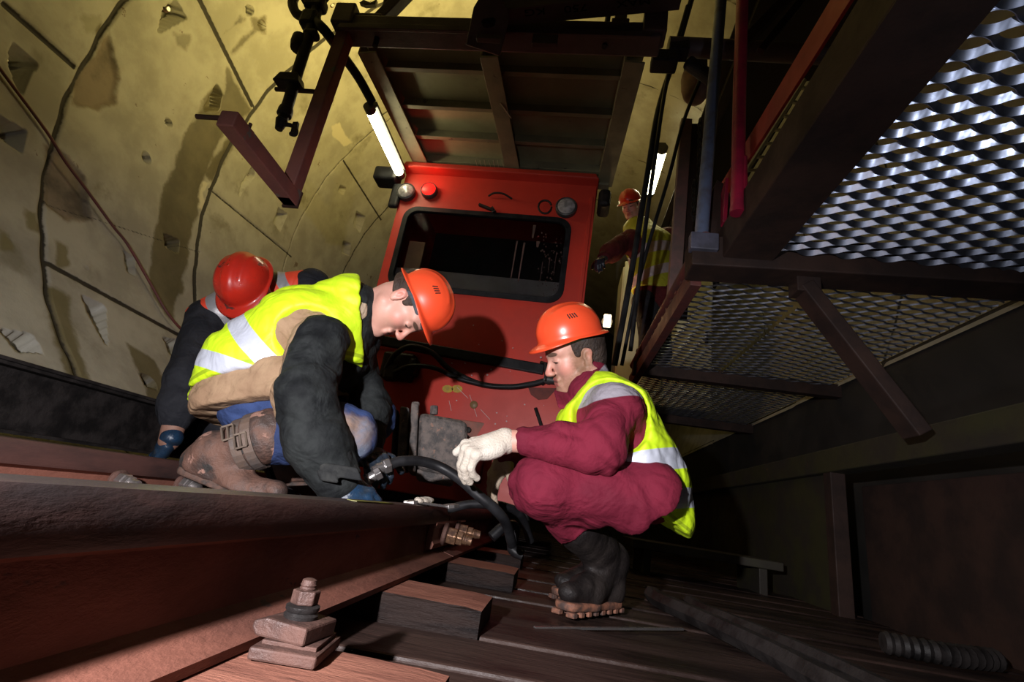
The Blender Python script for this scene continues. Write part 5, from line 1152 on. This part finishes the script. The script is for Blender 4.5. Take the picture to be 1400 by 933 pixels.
jk.disp(lambda P: np.where(np.abs((P - cu) @ cuff_d) < .03, .0022 * np.sin(np.arctan2((P - cu) @ np.cross(cuff_d, A(0, 1, 0)), (P - cu) @ A(0, 1, 0)) * 26), 0))
yk = pdist(at(792, 550, Yr - .22), at(878, 540, Yr - .22))
sgn = 1 if yk(at(830, 520, Yr - .25)[None])[0] > 0 else -1
jk.mesh('overalls_top', 0.0062, M_mar, rw, {'yoke': lambda V: np.minimum(np.minimum(np.minimum(sgn * yk(V), V[:, 0] - at(788, 540, Yr - .2)[0]), Yr + .02 - V[:, 1]), -(V - at(800, 528, Yr)) @ plane3(at(822, 503, Yr), at(777, 553, Yr), at(800, 530, Yr - .3)) * (1 if plane3(at(822, 503, Yr), at(777, 553, Yr), at(800, 530, Yr - .3))[2] > 0 else -1))}, smooth=2)
tr = S(.035); tr.chain([hip, kn], [.105, .080]); tr.chain([kn, an], [.080, .066]); tr.chain([hip2, kn2], [.105, .080]); tr.chain([kn2, an2], [.080, .066]); tr.cap(hip, hip2, .11, .11); tr.cap(pel, mid, .115, .10)
sdr = nrm(an - kn)
tr.clip(kn + sdr * .19, sdr)
tr.disp(folds(.0095, 38, 51)); tr.disp(folds(.0045, 95, 52))
tr.mesh('overalls_trousers', 0.0065, M_mar, rw, {'yoke': lambda V: np.full(len(V), -1.0)}, smooth=2)
hn_ = nrm(hr.w(0, -.03, -.06) - nb)
cl_ = S(.01); cl_.wcap(nb - hn_ * .02, nb + hn_ * .02, .080, .074, lat, 1.05); cl_.cap(nb + hn_ * .02, nb + hn_ * .3, .060, .07, .006, 's'); cl_.clip(nb + hn_ * .012, nrm(hn_ + hr.R[:, 1] * -.10)); cl_.disp(folds(.004, 60, 44))
cl_.box(at(776, 549, Yr - .04), A(.038, .045, .006), np.stack([nrm(sdir(-1, .12)), nrm(A(.1, 1, .2)), nrm(sdir(.1, -1, .4))], 1), .005)
cl_.mesh('collar', .0045, M_mar, rw, {'yoke': lambda V: np.full(len(V), -1.0)}, smooth=1)
vs_ = torso_r(S(.04), .017); vs_.cap(pel, pel + (pel - mid) * .9, .128, .11, .04); vs_.ell(at(784, 578, Yr + .02), (.045, .15, .075), I3, .05)
ax = nrm(che - pel); bk = nrm(np.cross(ax, A(0, 1, 0))); bk = bk if bk[0] > 0 else -bk
vs_.ell(at(838, 560, Yr - .25), (.142, .19, .150), I3, .006, 's'); vs_.cap(sh, el, .098, .09, .006, 's')
hem0, hem1 = at(826, 645, Yr - .2), at(935, 716, Yr - .2); nh = nrm(np.cross(hem1 - hem0, A(0, 1, 0))); nh = nh if nh[2] < 0 else -nh
vs_.clip(hem0, nh)
vn = plane3(at(822, 503, Yr), at(777, 553, Yr), at(800, 530, Yr - .3)); vn = vn if vn[2] > 0 else -vn
vs_.clip(at(800, 528, Yr), vn, .006)
vs_.disp(folds(.006, 32, 61)); vs_.disp(folds(.003, 85, 62))
stripR = band((at(828, 640, Yr - .2), at(915, 625, Yr - .2), .032), (at(866, 684, Yr - .2), at(938, 680, Yr - .2), .029))
vs_.mesh('hi_vis_vest', 0.006, M_lime, rw, {'strip': stripR, 'seam': lambda V: 0.005 - np.abs((V - hem0) @ nh + 0.012)}, smooth=2)
M_glv = mat('white_knit_glove', (0.66, 0.60, 0.52), (0.58, 0.51, 0.42), 12.0, 0.85, 0.9, bump=0.6, bscale=160, masks=[('dirt', ((0.30, 0.22, 0.15), (0.42, 0.34, 0.25)), 0.9, None, (30.0, 0.02), 0.015)])
hf = nrm(at(640, 617, Yr - .27) - wr); hn = sdir(-.25, -.9, .45)
tipd = at(655, 682, Yr - .27)
hand('glove', rw, M_glv, wr + hf * .018, hf, hn, 1, [(1.35, .25, .15), (1.25, .40, .25), (1.15, .55, .35), (1.10, .65, .45)], thumb=(.7, .3), gl=.0028, sc=1.08, attrs={'dirt': lambda V: .045 - np.linalg.norm(V - tipd, axis=1)}, wrist=.036)
hand('glove', rw, M_glv, wr2, sdir(-.45, .85, .1), sdir(-.8, -.35, .4), -1, [(.25, .35, .2), (.3, .35, .2), (.35, .4, .3), (.4, .4, .3)], gl=.0025, attrs={'dirt': lambda V: np.full(len(V), .02)}, wrist=.034)
M_bootr = mat('black_muddy_boot', (0.010, 0.008, 0.008), (0.025, 0.019, 0.017), 9.0, 0.45, 0.7, spec=0.25, bump=0.5, bscale=50, spots=[((0.14, 0.085, 0.06), 9, 0.66, 0.8)])
M_soler = mat('brown_lug_sole', (0.26, 0.105, 0.06), (0.05, 0.03, 0.025), 26, 0.7, 0.8, bump=0.3)
zf = -0.275 + .062
def gz(px, py, z=zf): return atz(px, py, z)
t_ = A(0.065, 1.61, zf); h_ = A(0.205, 1.80, zf + .004); bl_ = h_ * .38 + t_ * .62
boot(rw, 'boot', M_bootr, M_soler, h_ + A(-.01, 0, .085), h_, bl_, t_, (0, 0, -1), kn + sdr * .22, .072, .058)
t2 = A(0.05, 1.86, zf); h2 = A(0.22, 2.00, zf + .004)
boot(rw, 'boot', M_bootr, M_soler, h2 + A(-.01, 0, .085), h2, h2 * .38 + t2 * .62, t2, (0, 0, -1), kn2 + nrm(an2 - kn2) * .22, .070, .058)

# ------------------------------------------------------------------ worker behind, bent forward (orange vest, red helmet)
bw = thing('person', 'worker in dark jacket and orange vest bent behind the lime vest, red helmet', 'person', at(300, 620, 2.1), 'workers at the rail joint')
Yb = 2.0
hb_ = Head(at(341, 391, Yb + .02), sdir(-.10, .93, .50), sdir(-.05, -.52, .90), 1.08)
nb, che, mid, pel = at(350, 402, Yb + .17), at(362, 440, Yb + .26), at(372, 490, Yb + .45), at(372, 540, Yb + .62)
s1, e1, f1, w1 = at(282, 435, Yb + .12), at(258, 520, Yb - .02), at(246, 556, Yb - .05), at(235, 592, Yb - .07)
s2, e2, w2 = at(427, 392, Yb + .22), at(440, 480, Yb + .25), at(430, 600, Yb + .15)
b = S(.03); hb_.sculpt(b); b.cap(hb_.w(0, -.02, -.05), nb, .055, .06); b.cap(nb, che, .07, .1); b.cap(che, mid, .1, .1); b.cap(mid, pel, .1, .1); b.chain([s1, e1, f1, w1], [.05, .045, .04, .03]); b.cap(nb, s1, .06, .05); b.cap(nb, s2, .06, .05); b.chain([s2, e2, w2], [.05, .045, .03])
b.mesh('body', .0045, M_skin, bw, hb_.attrs(), smooth=1)
hb_.hair(bw); hb_.helmet(bw, M_redhel, zr=.044, vents=False, hs=.95, hz=1.05)
M_dkj = cloth('black_padded_jacket', (0.012, 0.013, 0.017), (0.024, 0.025, 0.03), 8.0)
lb_ = nrm(s2 - s1)
def torso_b(s, g=0): 
    s.wcap(pel, mid, .13 + g, .14 + g, lb_, 1.3); s.wcap(mid, che, .14 + g, .14 + g, lb_, 1.4); s.wcap(che, nb, .13 + g, .09 + g, lb_, 1.6); s.cap(nb, s1, .08 + g, .075 + g); s.cap(nb, s2, .08 + g, .075 + g); return s
jk = torso_b(S(.04)); jk.chain([s1, e1, f1, f1 * .5 + w1 * .5], [.090, .088, .078, .060]); jk.chain([s2, e2, w2], [.09, .085, .06]); jk.disp(folds(.006, 40, 71))
jk.mesh('jacket', .007, M_dkj, bw, smooth=2)
vs_ = torso_b(S(.04), .016); vs_.ell(s1 + (s1 - nb) * .62, (.125, .125, .125), I3, .006, 's'); vs_.ell(s2 + (s2 - nb) * .70, (.12, .12, .12), I3, .006, 's'); vs_.disp(folds(.005, 34, 73))
def vstrip(p, q, w_):
    f_ = pdist(p, q, DV); return lambda V: w_ - np.abs(f_(V))
sa_, sb_ = vstrip(at(296, 405, Yb + .1), at(318, 470, Yb + .1), .026), vstrip(at(386, 362, Yb + .2), at(402, 400, Yb + .2), .026)
vs_.mesh('hi_vis_vest', .006, M_orv, bw, {'strip': lambda V: np.maximum(sa_(V), sb_(V)), 'seam': lambda V: np.full(len(V), -1.0)}, smooth=2)
tr = S(.04); hk = at(300, 590, Yb + .35); tr.chain([pel + A(-.12, 0, 0), hk, hk + A(.0, .35, -.25)], [.12, .09, .07]); tr.chain([pel + A(.12, 0, 0), at(420, 590, Yb + .4), at(420, 600, Yb + .7) + A(0, .1, -.2)], [.12, .09, .07])
tr.mesh('trousers', .008, M_dkj, bw, smooth=2)
ws = S(.01); wd_ = nrm(w1 - f1); ws.cap(w1 - wd_ * .04, w1 + wd_ * .04, .046, .040)
ws.mesh('bare_wrist', .004, mat('dirty_skin', (0.30, 0.16, 0.115), (0.22, 0.11, 0.075), 20, .6), bw, smooth=1)
hand('glove', bw, M_blug, w1 + wd_ * .035, sdir(-.55, .75, .1), sdir(-.5, -.55, .6), 1, [(.5, .6, .4)] * 4, gl=.004, sc=1.1, wrist=.040)

# ------------------------------------------------------------------ background worker standing on the walkway
gw = thing('person', 'shadowy worker in red helmet and yellow vest standing behind the hanging cables', 'person', (0.62, 4.3, 1.25))
Yg = 4.3
hg = Head(at(863, 282, Yg), sdir(-.55, .25, .8), sdir(-.1, -1, 0), 1.12)
nb, che, mid, pel = at(874, 312, Yg + .03), at(888, 338, Yg), at(893, 375, Yg), at(894, 412, Yg)
s1, e1, w1 = at(860, 328, Yg - .1), at(835, 345, Yg - .25), at(826, 352, Yg - .35)
s2, e2, w2 = at(912, 325, Yg + .1), at(918, 370, Yg + .1), at(905, 400, Yg - .1)
b = S(.03); hg.sculpt(b); b.cap(hg.w(0, -.02, -.05), nb, .06, .065); b.cap(nb, che, .08, .11); b.cap(che, mid, .11, .11); b.cap(mid, pel, .11, .11); b.chain([s1, e1, w1], [.05, .045, .035]); b.cap(nb, s1, .06, .05); b.cap(nb, s2, .06, .05)
b.mesh('body', .006, M_skin, gw, hg.attrs(), smooth=1); hg.hair(gw); hg.helmet(gw, M_redhel, zr=.044, vents=False, hs=.85)
lg = nrm(s2 - s1)
def torso_g(s, g=0): s.wcap(pel, mid, .16 + g, .16 + g, lg, 1.25); s.wcap(mid, che, .16 + g, .17 + g, lg, 1.3); s.wcap(che, nb, .16 + g, .10 + g, lg, 1.5); return s
M_dkm = cloth('dark_maroon_jacket', (0.10, 0.016, 0.018), (0.06, 0.010, 0.012), 6)
jk = torso_g(S(.05)); jk.chain([s1, e1, w1], [.10, .09, .06]); jk.chain([s2, e2, w2], [.11, .10, .07]); jk.disp(folds(.008, 30, 81)); jk.mesh('jacket', .01, M_dkm, gw, smooth=2)
vs_ = torso_g(S(.05), .018); vs_.ell(s1 + (s1 - nb) * .3, (.16, .16, .16), I3, .01, 's'); vs_.ell(s2 + (s2 - nb) * .25, (.17, .17, .17), I3, .01, 's')
vs_.clip(at(894, 402, Yg), (0, 0, -1)); vs_.disp(folds(.006, 30, 82))
vs_.mesh('hi_vis_vest', .009, M_dull, gw, {'strip': band((at(870, 356, Yg), at(915, 344, Yg), .05), (at(872, 389, Yg), at(915, 374, Yg), .045)), 'seam': lambda V: np.full(len(V), -1.0)}, smooth=2)
tr = S(.05); fl_, fr_ = at(886, 488, Yg), at(906, 486, Yg + .15)
fl_[2] = max(fl_[2], DZ + .09); fr_[2] = max(fr_[2], DZ + .09)
tr.chain([pel + lg * -.09, (pel + fl_) / 2, fl_], [.14, .11, .09]); tr.chain([pel + lg * .09, (pel + fr_) / 2, fr_], [.14, .11, .09]); tr.mesh('trousers', .01, M_dkj, gw, smooth=2)
for q in (fl_, fr_):
    d_ = nrm(A(-.6, -.8, 0)); boot(gw, 'boot', M_bootr, M_sole, q + A(0, 0, .03), q - d_ * .05, q + d_ * .09, q + d_ * .16, (0, 0, -1), q + A(0, 0, .15), lugs=False)
hand('glove', gw, M_bkg, w1, nrm(w1 - e1), A(0, 0, 1), 1, [(.6, .7, .5)] * 4, gl=.004, h=.005, sc=1.1)

# ================================================================== HOSE, FITTING AND TOOLS IN THE WORKERS HANDS
hp = [at(533, 636, 1.50), at(548, 631, 1.52), at(575, 631, 1.56), at(602, 639, 1.59), at(628, 655, 1.59), at(652, 676, 1.58), at(676, 696, 1.60), at(692, 716, 1.66), at(700, 745, 1.75)]
hs = thing('hydraulic_hose', 'black hose with chrome fitting running from the kneeling worker to the gloved hand', 'hose', at(620, 650, 1.57))
MB().tube(spline(hp, 7), .0165, 14).build('hose', M_rubber, hs, smooth=True)
fd = nrm(hp[0] - hp[1])
MB().hexa(hp[0], fd, .024, .022).build('ferrule', M_chrome, hs, bevel=.003)
MB().lathe(hp[0] + fd * .022, fd, [(.017, 0), (.017, .02), (.013, .022), (.013, .034)], 18).build('sleeve', M_chrome, hs, smooth=True)
fd2 = nrm(at(512, 650, 1.47) - at(524, 643, 1.48))
MB().hexa(at(520, 646, 1.46), fd2, .021, .018).lathe(at(520, 646, 1.46) + fd2 * .018, fd2, [(.016, 0), (.016, .02), (.02, .022), (.02, .03)], 18).build('coupling_nut', M_chrome, hs, bevel=.002)
tag(MB().tube(spline([at(612, 697, 1.82), at(640, 690, 1.84), at(668, 690, 1.86), at(690, 693, 1.88), at(712, 705, 1.95), at(725, 740, 2.05)], 6), .016, 10).build('spare_hose', M_rubber, smooth=True), 'second thin black hose lying behind the near rail top', 'hose')
for i, (pp, lb) in enumerate((([(672, 735, 1.9), (690, 720, 1.92), (704, 722, 1.95), (700, 750, 1.95), (715, 760, 1.95)], 'black hose coil beneath the hand beside the rail joint'),)):
    tag(MB().tube(spline([at(*p) for p in pp], 6), .020, 10).build('loose_hose', M_rubber, smooth=True), lb, 'hose')
tag(MB().tube(spline([at(366, 640, 1.62), at(376, 662, 1.6), at(400, 676, 1.58), at(420, 690, 1.56)], 6), .013, 8).build('thin_cable', M_rubber, smooth=True), 'thin black cable dangling behind the kneeling workers boot', 'cable')
w0, w1_ = at(566, 690.5, 1.55), at(612, 685, 1.62); wd_ = nrm(w1_ - w0); wz = A(0, 0, 1); z0 = -0.036 + .006
w0[2] = w1_[2] = z0
wx = np.cross(wd_, wz)
sp = thing('spanner', 'pale open-ended spanner lying on the near rail head', 'spanner', w0)
MB().prof([(-.010, -.004), (.010, -.004), (.010, .004), (-.010, .004)], w0, w1_).build('shaft', M_chrome, sp, bevel=.002)
jaw = [(-.02, 0), (-.024, .02), (-.014, .045), (-.008, .03), (.008, .03), (.014, .045), (.024, .02), (.02, 0)]
MB().sheet([w1_ - wd_ * .004 + wx * a + wd_ * c for a, c in jaw], .011).build('jaw', M_chrome, sp, bevel=.002)
MB().sheet([w0 + wd_ * .004 + wx * a - wd_ * c * .8 for a, c in jaw], .011).build('jaw', M_chrome, sp, bevel=.002)
rg = S(.01); rg.ell(A(-.425, 1.60, -.026), (.020, .06, .010)); rg.ell(A(-.415, 1.64, -.020), (.016, .03, .010)); rg.disp(folds(.004, 110, 91))
tag(rg.mesh('glove_rag', .003, M_glv, None, {'dirt': lambda V: np.full(len(V), -1.0)}, smooth=1), 'small crumpled pale rag beside the spanner on the rail head', 'rag')
